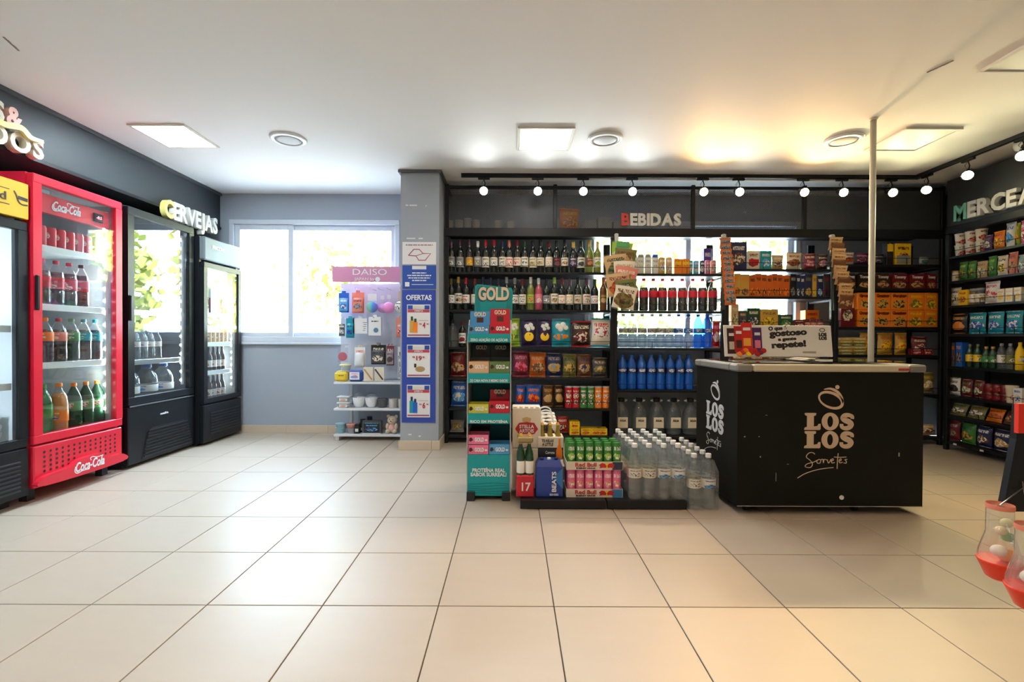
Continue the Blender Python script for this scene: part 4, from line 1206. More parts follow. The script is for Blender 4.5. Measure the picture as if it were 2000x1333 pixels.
# 1: yellow-topped cooler
c1 = cooler('black cooler with a yellow Food header at the photo edge', 2.235, 2.915, -2.97, 0.06, 1.97, (0.36, 1.735), DK, DK, LINER_W, [0.75, 1.10], 0.055, watts=16.0, tint=(0.8, 0.88, 1.0), near=True)
hd = boxo('header', (-3.014, -2.965, 2.237, 2.913, 1.752, 1.968), pmat('header_yellow', (0.85, 0.52, 0.03), 0.4), c1, 0.003)
text('Live Food', hd, (-2.9635, 2.62, 1.862), 0.048, INK, '+x', 0.005, width=0.32)
for z in (1.905, 1.815):
    boxo('dashed_line', (-2.965, -2.9635, 2.4, 2.80, z, z + 0.004), INK, hd)
lg = smooth_path([(2.825, 1.905), (2.84, 1.88), (2.85, 1.85), (2.87, 1.835), (2.905, 1.838)], 4)
obj('cart_logo', ribbon(lg, 0.008, 0.0015).mesh('cart_logo'), INK, hd, (-2.9645, 0, 0), (0, 0, PI / 2))
obj('cart_logo', ribbon([(2.85, 1.872), (2.905, 1.868)], 0.02, 0.0015).mesh('cart_logo'), INK, hd, (-2.9645, 0, 0), (0, 0, PI / 2))
boxo('base_panel', (-3.014, -2.972, 2.237, 2.913, 0.06, 0.352), DK, c1, 0.004)
louvres(c1, -2.97, 2.29, 2.86, 0.09, 0.29, 8, SLAT)
for k in range(3):
    t = thing('plastic_tub', 'pale plastic tub stacked in the yellow-topped cooler, %s from the bottom' % ORD[k], 'tub', (-3.10, 2.815, 0.3725 + k * 0.045), 0, 'tubs in the cooler')
    obj('tub', lathe_me('pot', 'b', PROF['pot']), BWHITE, t, (0, 0, 0), (0, 0, 0), (0.045, 0.045, 0.085 if k == 2 else 0.08))
    obj('rim', lathe_me('cuprim', 0, [(1.03, 0.95), (1.06, 0.97), (1.0, 0.99)], 16), PAPER, t, (0, 0, 0), (0, 0, 0), (0.046, 0.046, 0.085))

# 2: red cooler
c2 = cooler('red cola cooler with white script on its header and base', 2.925, 3.60, -2.955, 0.09, 2.055, (0.365, 2.05), RED, RED, LINER_W, [0.865, 1.245, 1.625], 0.055, watts=9.0, handle=(1.20, 1.42))


def cola_script(parent, y, z, h, mat, x, swoosh=True):
    text('Coca-Cola', parent, (x, y, z), h, mat, '+x', 0.022, width=h * 3.6, shear=0.28)
    p = smooth_path([(-1.75, 0.15), (-1.85, -0.35), (-1.55, -0.62), (-0.9, -0.50), (-0.1, -0.55)], 5)
    obj('script_swash', ribbon([(a * h, b * h) for a, b in p], h * 0.10, 0.0012).mesh('script_swash'), mat, parent, (x, y, z), (0, 0, PI / 2))
    p = smooth_path([(0.15, 0.35), (0.05, 0.62), (0.35, 0.72), (0.9, 0.55), (1.7, 0.58)], 5)
    obj('script_swash', ribbon([(a * h, b * h) for a, b in p], h * 0.09, 0.0012).mesh('script_swash'), mat, parent, (x, y, z), (0, 0, PI / 2))


hd = boxo('header', (-3.03, -3.004, 2.985, 3.54, 1.835, 1.955), pmat('header_red', (0.72, 0.05, 0.06), 0.35), c2)
cola_script(hd, 3.20, 1.897, 0.055, BWHITE, -3.002)
boxo('display_unit', (-3.004, -2.99, 3.40, 3.475, 1.865, 1.925), BLACK, hd, 0.003)
text('-0.5', hd, (-2.989, 3.437, 1.895), 0.02, emat('display_red', (1.0, 0.05, 0.08), 4.0), '+x', 0.01)
boxo('maker_plate', (-3.004, -3.001, 2.99, 3.08, 1.958, 1.98), CHROME, hd)
pn = boxo('base_panel', (-3.004, -2.958, 2.93, 3.595, 0.09, 0.352), RED, c2, 0.006)
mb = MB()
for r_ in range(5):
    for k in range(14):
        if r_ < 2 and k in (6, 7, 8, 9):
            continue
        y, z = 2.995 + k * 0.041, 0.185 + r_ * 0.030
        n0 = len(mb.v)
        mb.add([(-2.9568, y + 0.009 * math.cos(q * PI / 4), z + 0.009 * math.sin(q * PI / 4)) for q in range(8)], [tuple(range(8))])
me = bpy.data.meshes.new('vent_hole_discs')
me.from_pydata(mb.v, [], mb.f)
o = obj('painted_vent_holes', me, pmat('vent_shadow', (0.06, 0.002, 0.006), 0.7), pn)  # flat dark discs; the shade inside the holes is put into their colour
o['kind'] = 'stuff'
pts = smooth_path([(2.965, 0.10), (3.56, 0.10), (3.565, 0.155), (3.45, 0.165), (3.36, 0.205), (3.22, 0.205), (3.12, 0.17), (2.965, 0.155)], 5, True)[:-1]
lipm = MB().prism(pts, 0, 0.035).mesh('bumper')
bu = obj('bumper', lipm, RED, pn, (-2.958 + 0.035, 0, 0), (0, 0, PI / 2))
cola_script(pn, 3.28, 0.155, 0.062, BWHITE, -2.922)
for k, (y, c) in enumerate(((3.078, 0), (3.145, 0), (3.212, 0), (3.279, 0), (3.346, 0), (3.413, 0))):
    can('red cola can on the top shelf of the red cooler, %s from the handle side' % ORD[k], 'cans in the red cooler', -3.062, y, 1.625, 0.13, 0.032, PR('red', 'white', 'red', 2, z0=0.35, z1=0.75))
    can('red cola can in the rear row of the red cooler, %s from the handle side' % ORD[k], 'cans in the red cooler', -3.135, y, 1.625, 0.13, 0.032, PR('red', 'white', 'red', 2, z0=0.35, z1=0.75))
for k in range(4):
    bottle('cola_bottle', 'cola bottle with red and white label in the red cooler, %s from the handle side' % ORD[k], 'soda bottle', 'cola bottles in the red cooler', -3.07, 3.098 + 0.094 * k, 1.245, 'soda', 0.30, 0.045, PET, liquid=COLA, label=PR('red', 'white', 'red', 4, z0=-0.2, z1=0.7), cap=RED if k < 3 else CC('black'), fill=0.74, lz=(0.36, 0.62))
for k, (lc, cc, w, liq) in enumerate((('orange', 'orange', 'orange-labelled', COLA), ('salmon', 'red', 'coral-labelled', COLA), ('green', 'green', 'green-labelled', GUAR), ('teal', 'teal', 'teal-labelled', COLA), ('teal', 'teal', 'teal-labelled', COLA))):
    bottle('soda_bottle', '%s dark soda bottle in the red cooler, %s from the handle side' % (w, ORD[k]), 'soda bottle', 'soda bottles on the middle shelf', -3.07, 3.116 + 0.094 * k, 0.865, 'soda', 0.295, 0.045, PET, liquid=liq, label=PR(lc, 'white' if lc == 'salmon' else lc, 'white', k), cap=CC(cc), fill=0.74, lz=(0.48, 0.68))
bottle('lemon_soda_bottle', 'clear lemon soda bottle with green label in the red cooler', 'soda bottle', 'bottom-shelf soda bottles', -3.075, 3.105, 0.376, 'soda', 0.345, 0.05, PETGREEN, liquid=WATER, label=PR('green', 'lime', 'white', 2), cap=CC('green'), lz=(0.36, 0.62), fill=0.74)
bottle('orange_soda_bottle', 'orange soda bottle with orange label in the red cooler', 'soda bottle', 'bottom-shelf soda bottles', -3.075, 3.215, 0.376, 'soda', 0.345, 0.05, PET, liquid=ORANGEL, label=PR('orange', 'blue', 'white', 3), cap=CC('orange'), lz=(0.25, 0.46), fill=0.80)
for k in range(3):
    bottle('soda_bottle', 'dark green soda bottle on the bottom of the red cooler, %s from the orange one' % ORD[k], 'soda bottle', 'bottom-shelf soda bottles', -3.075, 3.325 + 0.094 * k, 0.376, 'soda', 0.335, 0.046, GUAR, label=PR('green', 'red', 'white', 5, z0=0.2, z1=0.8), cap=CC('orange'), lz=(0.42, 0.62))
bag('pale poster-like food pack hanging inside the red cooler door', None, -3.04, 3.50, 1.58, 0.075, 0.21, 0.012, PR('cream', 'gold', 'tan', 2), rotz=PI / 2, name='food_pack', cat='food pack')

# 3: black water cooler
c3 = cooler('tall black cooler of water jugs between the red and the beer cooler', 3.665, 4.435, -2.97, 0.03, 2.06, (0.50, 2.05), DK, DK, LINER_K, [0.845, 1.25], 0.062, watts=7.0, handle=(1.16, 1.36))
pn = boxo('base_panel', (-3.014, -2.972, 3.668, 4.432, 0.03, 0.482), DK, c3, 0.006)
boxo('trim_line', (-2.973, -2.966, 3.68, 4.42, 0.484, 0.494), CHROME, pn)
text('metalfrio', pn, (-2.9705, 4.05, 0.385), 0.018, BWHITE, '+x', 0.01)
pts = [(3.80, 0.05), (4.40, 0.05), (4.33, 0.25), (4.29, 0.285), (3.91, 0.285), (3.87, 0.25)]
obj('grille_recess', MB().prism(pts, 0, 0.004).mesh('grille_recess'), BLACKM, pn, (-2.968, 0, 0), (0, 0, PI / 2))
for k in range(9):
    z = 0.065 + k * 0.025
    boxo('grille_slat', (-2.968, -2.958, 3.815 + k * 0.0065, 4.385 - k * 0.0065, z, z + 0.008), SLAT, pn)
for k, y in enumerate((3.86, 4.06, 4.25)):
    t = bottle('water_jug', 'large clear water jug with blue cap in the black cooler, %s from the red cooler' % ORD[k], 'water jug', 'jugs in the black cooler', -3.13, y, 0.512, 'jug', 0.29, 0.08, PET, liquid=WATER, label=PR('white', 'sky', 'blue', k), cap=CC('blue'), lz=(0.2, 0.40), fill=0.6)
for r_ in range(2):
    for k in range(5):
        bottle('water_bottle', 'small clear water bottle in the black cooler %s row, %s from the red cooler' % (('front', 'rear')[r_], ORD[k]), 'water bottle', 'small bottles in the black cooler', -3.08 - 0.075 * r_, 3.80 + 0.078 * k, 0.845, 'water', 0.24, 0.034, PET, liquid=WATER, label=PR('white', 'pink', 'sky', k), cap=CC('blue'), lz=(0.44, 0.62), fill=0.7)

# 4: beer cooler
c4 = cooler('black beer cooler with a grey header beside the window', 4.455, 5.075, -2.895, 0.03, 1.985, (0.40, 1.745), DK, DK, LINER_W, [0.70, 0.98, 1.27], 0.05, watts=6.0)
hd = boxo('header', (-2.945, -2.888, 4.457, 5.073, 1.765, 1.983), pmat('header_grey', (0.13, 0.155, 0.17), 0.5, 0.0, 0.3), c4, 0.01)
text('FRICON', hd, (-2.886, 4.66, 1.90), 0.035, BWHITE, '+x', 0.02)
pn = boxo('base_panel', (-2.939, -2.898, 4.457, 5.073, 0.03, 0.385), DK, c4, 0.006)
for k in range(8):
    z = 0.10 + k * 0.028
    boxo('grille_slat', (-2.898, -2.888, 4.55, 5.03, z, z + 0.01), SLAT, pn, 0.002)
for k, z in enumerate((0.412, 0.70)):
    for r_ in range(6):
        bottle('beer_bottle', 'dark beer bottle on the %s shelf of the beer cooler, %s from the black cooler' % (('bottom', 'second')[k], ORD[r_]), 'beer bottle', 'bottles in the beer cooler', -3.01, 4.56 + 0.072 * r_, z, 'beer', 0.24, 0.03, GLASS_W if (r_ + k) % 2 else GLASS_B, label=PR('white', 'red', 'gold', r_), cap=CC('gold'), lz=(0.14, 0.42))
for k, z in enumerate((0.98, 1.27)):
    for r_ in range(7):
        can('%s can on the %s shelf of the beer cooler, %s from the black cooler' % (('gold', 'red')[k], ('third', 'top')[k], ORD[r_]), 'cans in the beer cooler', -3.0, 4.555 + 0.066 * r_, z, 0.15, 0.029, PR(('tan', 'maroon')[k], 'white', 'dred', r_))
boxo('taped_notice', (-2.897, -2.895, 4.56, 4.68, 1.25, 1.50), PAPER, c4)

# ------------------------------------------------------------------ posters on the pillar
YP = PYF - 0.004


def poster(name, label, x0, x1, z0, z1, mat, y=YP):
    t = thing(name, label, 'poster', ((x0 + x1) / 2, y, z0))
    boxo('sheet', (-(x1 - x0) / 2, (x1 - x0) / 2, -0.001, 0.003, 0, z1 - z0), mat, t)
    return t


p = poster('notice', 'white notice with a red-outlined map emblem on the pillar', -1.012, -0.702, 1.712, 1.918, PAPER)
dashes(p, 0, 0.25, 0.178, 0.010, col((0.35, 0.2, 0.22)), -0.001, 1)
for s, ox, oz in ((1, -0.03, 0.115),):
    pts = [(-0.10, -0.018), (-0.05, 0.038), (0.0, 0.038), (0.035, 0.0), (0.105, 0.0), (0.055, -0.062), (-0.005, -0.062), (-0.03, -0.022), (-0.10, -0.018)]
    obj('map_outline', ribbon(pts, 0.009, 0.0015).mesh('map_outline'), col((0.42, 0.12, 0.14)), p, (0, -0.001, 0.10))
    obj('map_outline', ribbon([(0.035, 0.0), (-0.03, -0.022)], 0.006, 0.0015).mesh('map_outline'), col((0.42, 0.12, 0.14)), p, (0, -0.001, 0.10))
BLUEP = pmat('poster_blue', (0.016, 0.07, 0.36), 0.4)
p = poster('notice', 'small blue notice of white print under the map emblem', -1.012, -0.702, 1.488, 1.702, BLUEP)
boxo('logo_tab', (-0.065, 0.065, -0.003, -0.001, 0.178, 0.21), PAPER, p)
for k, w in enumerate((0.13, 0.22, 0.20, 0.13)):
    dashes(p, 0, w, 0.145 - k * 0.023, 0.010, BWHITE, -0.001, 5 + k)
boxo('white_square', (-0.13, -0.09, -0.003, -0.001, 0.02, 0.06), PAPER, p)
boxo('fine_print', (-0.07, 0.13, -0.003, -0.001, 0.036, 0.041), BWHITE, p)
p = poster('offers_board', 'tall blue OFERTAS board on the pillar', -1.015, -0.705, 0.252, 1.478, pmat('offers_blue', (0.022, 0.058, 0.36), 0.4))
text('OFERTAS', p, (0, -0.0025, 1.155), 0.045, BWHITE, width=0.235, bold=0.03)
for k, (z, price, pr) in enumerate(((0.79, '4', 'yellow juice bottles'), (0.42, '19', 'a round plate'), (0.05, '6', 'blue bottles'))):
    q = thing('price_sheet', 'price sheet with %s and the price %s on the OFERTAS board' % (pr, price), 'price sheet', (-0.86, YP - 0.0055, 0.252 + z), 0, 'price sheets on the board')
    boxo('sheet', (-0.107, 0.107, -0.001, 0.001, 0, 0.30), PAPER, q)
    for s in (-1, 1):
        boxo('blue_corner', (-0.10 if s < 0 else 0.055, -0.055 if s < 0 else 0.10, -0.003, -0.001, 0.255, 0.292), BLUEP, q)
    boxo('red_band', (-0.10, 0.10, -0.003, -0.001, 0.228, 0.252), col((0.55, 0.05, 0.08)), q)
    text('OFERTA', q, (0, -0.0042, 0.24), 0.016, BWHITE, width=0.08)
    boxo('logo_tab', (-0.05, 0.05, -0.004, -0.001, 0.258, 0.285), col((0.7, 0.68, 0.6)), q)
    boxo('footer_band', (-0.10, 0.10, -0.003, -0.001, 0.012, 0.024), col((0.35, 0.06, 0.14)), q)
    DR = col((0.45, 0.02, 0.05))
    if k == 1:
        text('19', q, (0.0, -0.0025, 0.175), 0.04, DR, width=0.05, bold=0.03)
        text('R$', q, (-0.045, -0.0025, 0.185), 0.014, DR)
        text('98', q, (0.045, -0.0025, 0.185), 0.014, DR)
        obj('picture', cached('plt', lambda: MB().lathe([(1, 0), (0.85, 0.6), (0.3, 0.8)], 20).mesh('picture')), col((0.45, 0.28, 0.12)), q, (0.015, -0.001, 0.075), (PI / 2, 0, 0), (0.045, 0.026, 0.003))
        boxo('picture', (-0.04, -0.02, -0.003, -0.001, 0.09, 0.125), INK, q)
    else:
        text(price, q, (0.05, -0.0025, 0.11), 0.05, DR, width=0.025, bold=0.035)
        text('R$', q, (0.018, -0.0025, 0.12), 0.013, DR)
        text('98', q, (0.083, -0.0025, 0.12), 0.013, DR)
        boxo('fine_print', (0.0, 0.09, -0.003, -0.001, 0.152, 0.156), col((0.4, 0.35, 0.35)), q)
        for j, (dx, hh) in enumerate(((-0.06, 0.15), (-0.028, 0.13))):
            boxo('picture', (dx - 0.022, dx + 0.018, -0.003 - 0.001 * j, -0.001, 0.04, 0.04 + hh * 0.75), (CC('gold') if k == 0 else CC('teal')) if j == 0 else (CC('orange') if k == 0 else CC('blue')), q)
            boxo('picture', (dx - 0.012, dx + 0.008, -0.003 - 0.001 * j, -0.001, 0.04 + hh * 0.75, 0.04 + hh), CC('dgreen') if k == 0 else CC('navy'), q)

# ------------------------------------------------------------------ variety rack by the window
DX0, DX1, DYB, DYF = -1.80, -1.06, 5.03, 4.73
GW = pmat('rack_white', (0.70, 0.71, 0.72), 0.4)
t = thing('variety_rack', 'white peg and shelf rack with pink DAISO JAPAN sign by the window', 'rack', (0, 0, 0))
for x in (DX0 + 0.09, DX1 - 0.06):
    boxo('upright', (x, x + 0.03, DYB - 0.04, DYB, 0.0, 1.72), GW, t, 0.002)
boxo('back_panel', (DX0, DX1, DYB - 0.046, DYB - 0.041, 0.60, 1.60), pmat('rack_back', (0.60, 0.64, 0.74), 0.4), t)
for z in (0.59, 0.325, 0.065):
    boxo('shelf', (DX0 + 0.02, DX1, DYF, DYB - 0.047, z - 0.022, z), GW, t, 0.003)
for x in (DX0 + 0.03, DX1 - 0.05):
    boxo('foot', (x, x + 0.04, DYF + 0.02, DYB - 0.05, 0.0, 0.042), GW, t, 0.002)
sgn = boxo('sign_board', (DX0, DX1, DYF + 0.012, DYF + 0.02, 1.59, 1.745), pmat('daiso_pink', (0.62, 0.24, 0.40), 0.45), t, 0.002)
text('DAISO', sgn, (-1.425, DYF + 0.010, 1.690), 0.060, BWHITE, width=0.34, bold=0.0)
text('JAPAN by', sgn, (-1.475, DYF + 0.010, 1.616), 0.03, BWHITE, width=0.20, bold=0.0)
obj('round_logo', MB().lathe([(0.024, 0), (0.024, 0.002)], 20).mesh('round_logo'), BWHITE, sgn, (-1.345, DYF + 0.012, 1.618), (PI / 2, 0, 0))
for x in (DX0 + 0.06, DX1 - 0.06):
    boxo('sign_arm', (x, x + 0.01, DYF + 0.02, DYB - 0.04, 1.68, 1.69), GW, t)
hooks = []
for z, xs in ((1.53, (-1.72, -1.58, -1.43, -1.35, -1.26, -1.13)), (1.24, (-1.71, -1.65, -1.55, -1.40, -1.12)), (0.96, (-1.72, -1.52, -1.36, -1.22, -1.10))):
    for x in xs:
        hk = obj('peg_hook', cached('hook', lambda: MB().tube([(0, 0, 0), (0, -0.2, -0.004), (0, -0.215, 0.012)], 0.003, 6).mesh('peg_hook')), CHROME, t, (x, DYB - 0.046, z))


def hung(label, x, z, w, h, th, mat, head=None, extra=None, y=DYF + 0.12, kind='blister'):
    q = thing('hanging_pack', label, 'hanging pack', (x, y, z), 0, 'packs hung on the variety rack')
    boxo('card', (-w / 2, w / 2, -0.0015, 0.0015, 0, h), head or PAPER, q, 0.0008)
    if th:
        obj('content', bag_me(), mat, q, (0, -th * 0.45, h * 0.02), (0, 0, 0), (w * 0.9, th, h * 0.75))
    boxo('hang_tab', (-0.02, 0.02, -0.001, 0.001, h, h + 0.02), head or PAPER, q)
    return q


hung('blue folded cloth pack on the top pegs of the variety rack', -1.72, 1.29, 0.105, 0.20, 0.03, PR('sky', 'blue', 'white', 1), CC('blue'))
hung('pinkish-brown cloth pack on the top pegs of the variety rack', -1.575, 1.285, 0.125, 0.21, 0.03, PR('salmon', 'grey', 'maroon', 2), CC('salmon'))
hung('tan cloth pack on the top pegs beside the pillar', -1.115, 1.40, 0.09, 0.11, 0.02, PR('tan', 'grey', 'cream', 2), CC('tan'))
q = thing('beach_ball', 'multicolour rainbow ball hanging on the variety rack', 'ball', (-1.425, DYF + 0.10, 1.345), 0, 'balls on the variety rack')
ball_me = cached('ball', lambda: MB().lathe([(math.sin(PI * k / 12) + 1e-4, -math.cos(PI * k / 12)) for k in range(13)], 20).mesh('ball', True))
m = bpy.data.materials.new('rainbow')
m.use_nodes = True
nt = m.node_tree
tc, sp, rp = nt.nodes.new('ShaderNodeTexCoord'), nt.nodes.new('ShaderNodeSeparateXYZ'), nt.nodes.new('ShaderNodeValToRGB')
nt.links.new(tc.outputs['Generated'], sp.inputs[0])
nt.links.new(sp.outputs[0], rp.inputs[0])
for pos, c_ in ((0.0, (0.25, 0.6, 0.3)), (0.4, (0.2, 0.6, 0.5)), (0.7, (0.1, 0.3, 0.75)), (1.0, (0.3, 0.2, 0.7))):
    e = rp.color_ramp.elements.new(pos) if pos not in (0.0, 1.0) else rp.color_ramp.elements[0 if pos == 0 else -1]
    e.color = (*c_, 1)
nt.links.new(rp.outputs[0], nt.nodes['Principled BSDF'].inputs['Base Color'])
obj('ball', ball_me, m, q, (0, 0, 0), (0, 0, 0), (0.057, 0.057, 0.057))
boxo('header_card', (-0.045, 0.045, -0.001, 0.001, 0.065, 0.135), PAPER, q)
boxo('net_cord', (-0.001, 0.001, -0.001, 0.001, 0.135, 0.185), GW, q)
for k, (x, s, w) in enumerate(((-1.345, 0.05, 'lilac pink'), (-1.255, 0.058, 'bright pink'))):
    q = thing('toy_ball', '%s ball hanging on the variety rack' % w, 'ball', (x, DYF + (0.10 if k else 0.19), 1.34), 0, 'balls on the variety rack')
    obj('ball', ball_me, col((0.85, 0.30, 0.62) if k else (0.80, 0.42, 0.75), 0.35), q, (0, 0, 0), (0, 0, 0), (s, s, s))
    boxo('net_cord', (-0.001, 0.001, -0.001, 0.001, s, 0.19), GW, q)
    boxo('price_tag', (-0.018, 0.018, -0.003, -0.001, 0.09, 0.13), PAPER, q)
q = thing('beach_ball', 'brown and white panelled ball at the rack edge by the pillar', 'ball', (-1.14, DYF + 0.10, 1.35), 0, 'balls on the variety rack')
obj('ball', ball_me, PR('cream', 'white', 'dbrown', 3), q, (0, 0, 0), (0, 0, 0), (0.055, 0.055, 0.055))
boxo('net_cord', (-0.001, 0.001, -0.001, 0.001, 0.055, 0.18), GW, q)
hung('clear pack with small tool on the middle pegs', -1.735, 1.04, 0.07, 0.18, 0.03, PR('dgrey', 'grey', 'white', 1), FILM)
hung('deep blue pack on the middle pegs of the rack', -1.655, 1.03, 0.085, 0.20, 0.04, PR('teal', 'blue', 'navy', 1), CC('teal'))
q = hung('white square envelope pack with dots on the middle pegs', -1.555, 1.075, 0.145, 0.155, 0.0, None)
for k in range(5):
    boxo('dash_mark', (0.03 + 0.008 * (k % 2), 0.055 + 0.004 * k, -0.003, -0.0015, 0.03 + 0.02 * k, 0.034 + 0.02 * k), INK, q)
q = hung('white boxed pack with round blue picture on the middle pegs', -1.395, 1.055, 0.125, 0.19, 0.0, None, y=DYF + 0.09)
boxo('side', (-0.0625, 0.0625, 0.002, 0.04, 0, 0.19), PAPER, q)
dashes(q, 0, 0.07, 0.145, 0.010, INK, -0.0015, 3)
obj('round_picture', cached('disc2', lambda: MB().lathe([(1, 0), (0.9, 1)], 20).mesh('round_picture')), col((0.08, 0.2, 0.3)), q, (0.012, -0.0015, 0.055), (PI / 2, 0, 0), (0.025, 0.025, 0.002))
hung('coral red pack on the middle pegs beside the pillar', -1.13, 1.04, 0.11, 0.20, 0.03, PR('salmon', 'red', 'white', 2), CC('salmon'))
q = hung('clear pack with round dusty-rose pad on the lower pegs', -1.73, 0.78, 0.105, 0.15, 0.0, None, FILM)
obj('round_pad', cached('disc3', lambda: MB().lathe([(1, 0), (1, 0.8), (0.8, 1)], 24).mesh('round_pad', True)), col((0.45, 0.12, 0.16)), q, (0, 0, 0.06), (PI / 2, 0, 0), (0.045, 0.045, 0.012))
hung('white padded pack on the lower pegs', -1.555, 0.73, 0.11, 0.205, 0.05, BWHITE, PR('white', 'tan', 'salmon', 2))
hung('black and white patterned pack on the lower pegs', -1.365, 0.76, 0.15, 0.20, 0.04, PR('dgrey', 'cream', 'black', 3), PR('black', 'dgrey', 'cream', 3))
hung('striped dark sock pack on the lower pegs', -1.245, 0.75, 0.08, 0.20, 0.03, PR('grey', 'dgrey', 'maroon', 3), PR('maroon', 'grey', 'white', 1))
hung('tall dark pack on the lower pegs beside the pillar', -1.12, 0.61, 0.095, 0.33, 0.04, PR('grey', 'navy', 'white', 4), PR('white', 'grey', 'black', 1))
# on the shelves
q = thing('food_container', 'round clear food container with pale yellow lid on the rack', 'container', (-1.70, DYF + 0.11, 0.591 + 0.105), 0)
obj('tub', lathe_me('pot', 'c', PROF['pot']), PET, q, (0, 0, 0), (0, 0, 0), (0.055, 0.055, 0.05))
obj('lid', lathe_me('l', 'c', [(1, 0), (1.02, 0.5), (0.9, 1)], 20), col((0.80, 0.72, 0.30)), q, (0, 0, 0.05), (0, 0, 0), (0.058, 0.058, 0.014))
q = thing('lunch_box', 'yellow rounded lunch box on the upper rack shelf', 'lunch box', (-1.72, DYF + 0.06, 0.591), 0)
boxo('tub', (-0.068, 0.068, -0.035, 0.05, 0, 0.10), pmat('lunch_yellow', (0.80, 0.58, 0.04), 0.4), q, 0.022)
dashes(q, 0.005, 0.05, 0.06, 0.008, INK, -0.035, 4)
boxo('lid', (-0.045, 0.07, -0.02, 0.05, 0.10, 0.104), col((0.8, 0.72, 0.3)), q, 0.001)
q = thing('lunch_box', 'blue rounded lunch box with pale picture on the upper rack shelf', 'lunch box', (-1.575, DYF + 0.06, 0.591), 0)
boxo('tub', (-0.07, 0.07, -0.035, 0.05, 0, 0.115), pmat('lunch_blue', (0.03, 0.08, 0.35), 0.4), q, 0.022)
boxo('picture', (-0.055, 0.045, -0.0365, -0.034, 0.02, 0.095), PR('white', 'sky', 'pink', 2), q, 0.0005)
for k, (x, c_) in enumerate(((-1.445, (0.50, 0.26, 0.10)), (-1.335, (0.06, 0.06, 0.05)))):
    q = thing('cutting_board_pack', 'cream board pack with diagonal %s tool on the rack shelf' % ('brown', 'dark')[k], 'kitchen pack', (x, DYF + 0.05, 0.591), 0, 'board packs')
    boxo('board', (-0.05, 0.05, -0.008, 0.008, 0, 0.145), CREAM, q, 0.006)
    obj('tool', ribbon([(-0.042, 0.125), (0.036, 0.02)], 0.014, 0.006).mesh('tool'), col(c_, 0.5), q, (0, -0.008, 0))
for k in range(2):
    q = thing('plastic_box', 'clear lidded box with label, %s of the pair on the rack' % ('lower', 'upper')[k], 'container', (-1.695, DYF + 0.08, 0.326 + k * 0.06), 0, 'clear lidded boxes')
    boxo('tub', (-0.055, 0.055, -0.05, 0.05, 0, 0.045), PET, q, 0.008)
    boxo('lid', (-0.064, 0.064, -0.058, 0.058, 0.045, 0.056), BWHITE, q, 0.003)
    boxo('label', (-0.04, 0.04, -0.0525, -0.051, 0.008, 0.036), PR('cream', 'salmon', 'grey', 2), q)
for k, x in enumerate((-1.555, -1.43)):
    q = thing('bowl', 'white bowl in a clear wrap %s on the middle rack shelf' % ('beside the lidded boxes', 'beside the dark pot')[k], 'bowl', (x, DYF + 0.10, 0.326), 0, 'white bowls')
    obj('bowl', lathe_me('bowl', 'b', PROF['bowl'], 24, close=False), BWHITE, q, (0, 0, 0), (0, 0, 0), (0.064, 0.064, 0.10))
    obj('wrap', lathe_me('wrap', k, [(1.02, 0.8), (1.0, 1.05), (0.5, 1.35), (0.1, 1.5 if not k else 1.2)], 9, close=False), FILM, q, (0, 0, 0), (0, 0, 0), (0.064, 0.064, 0.10))
q = thing('plant_pot', 'dark ribbed pot between the bowls and mugs on the rack', 'pot', (-1.315, DYF + 0.09, 0.326))
obj('pot', lathe_me('pot', 'd', PROF['pot']), col((0.10, 0.10, 0.105)), q, (0, 0, 0), (0, 0, 0), (0.052, 0.052, 0.09))
for k in range(10):
    boxo('rib', (-0.003, 0.003, -0.002, 0.002, 0.01, 0.075), col((0.14, 0.14, 0.145)), q, loc=(0.047 * math.cos(-PI * (k + 0.5) / 10), 0.047 * math.sin(-PI * (k + 0.5) / 10), 0), rot=(0, 0, -PI * (k + 0.5) / 10 + PI / 2))
for k, x in enumerate((-1.205, -1.11)):
    q = thing('mug', 'stone-coloured mug on the rack, %s the pillar' % ('farther from', 'nearer')[k], 'mug', (x, DYF + 0.08, 0.326), 0, 'mugs on the rack')
    obj('cup', lathe_me('pot', 'e', [(0.9, 0), (0.95, 0.03), (0.95, 1.0), (0.88, 1.0), (0.85, 0.1)], 20), col((0.52, 0.47, 0.42)), q, (0, 0, 0), (0, 0, 0), (0.045, 0.045, 0.09))
    obj('handle', cached('mh', lambda: MB().tube(smooth_path([(0.04, 0, 0.07), (0.07, 0, 0.065), (0.07, 0, 0.03), (0.04, 0, 0.02)], 4), 0.005, 8).mesh('handle', True)), col((0.52, 0.47, 0.42)), q)
for k, (x, c_, h, w) in enumerate(((-1.735, (0.30, 0.50, 0.56), 0.055, 'lower pale blue'), (-1.625, (0.40, 0.41, 0.43), 0.05, 'grey'))):
    for j in range(2):
        q = thing('nested_bowl', '%s bowl on the bottom rack shelf, %s of its stack' % (w.replace('lower ', ''), ('bottom', 'top')[j]), 'bowl', (x, DYF + 0.085, 0.066 + j * 0.042), 0, 'coloured bowls')
        obj('bowl', lathe_me('pot', 'b', PROF['pot']), col(c_ if not (k and j) else (0.72, 0.33, 0.28)), q, (0, 0, 0), (0, 0, 0), (0.052 + 0.002 * j, 0.052 + 0.002 * j, h))
        obj('rim', lathe_me('cuprim', 1, [(1.04, 0.95), (1.09, 0.97), (1.0, 1.01)], 16), col(c_ if not (k and j) else (0.72, 0.33, 0.28)), q, (0, 0, 0), (0, 0, 0), (0.052, 0.052, h))
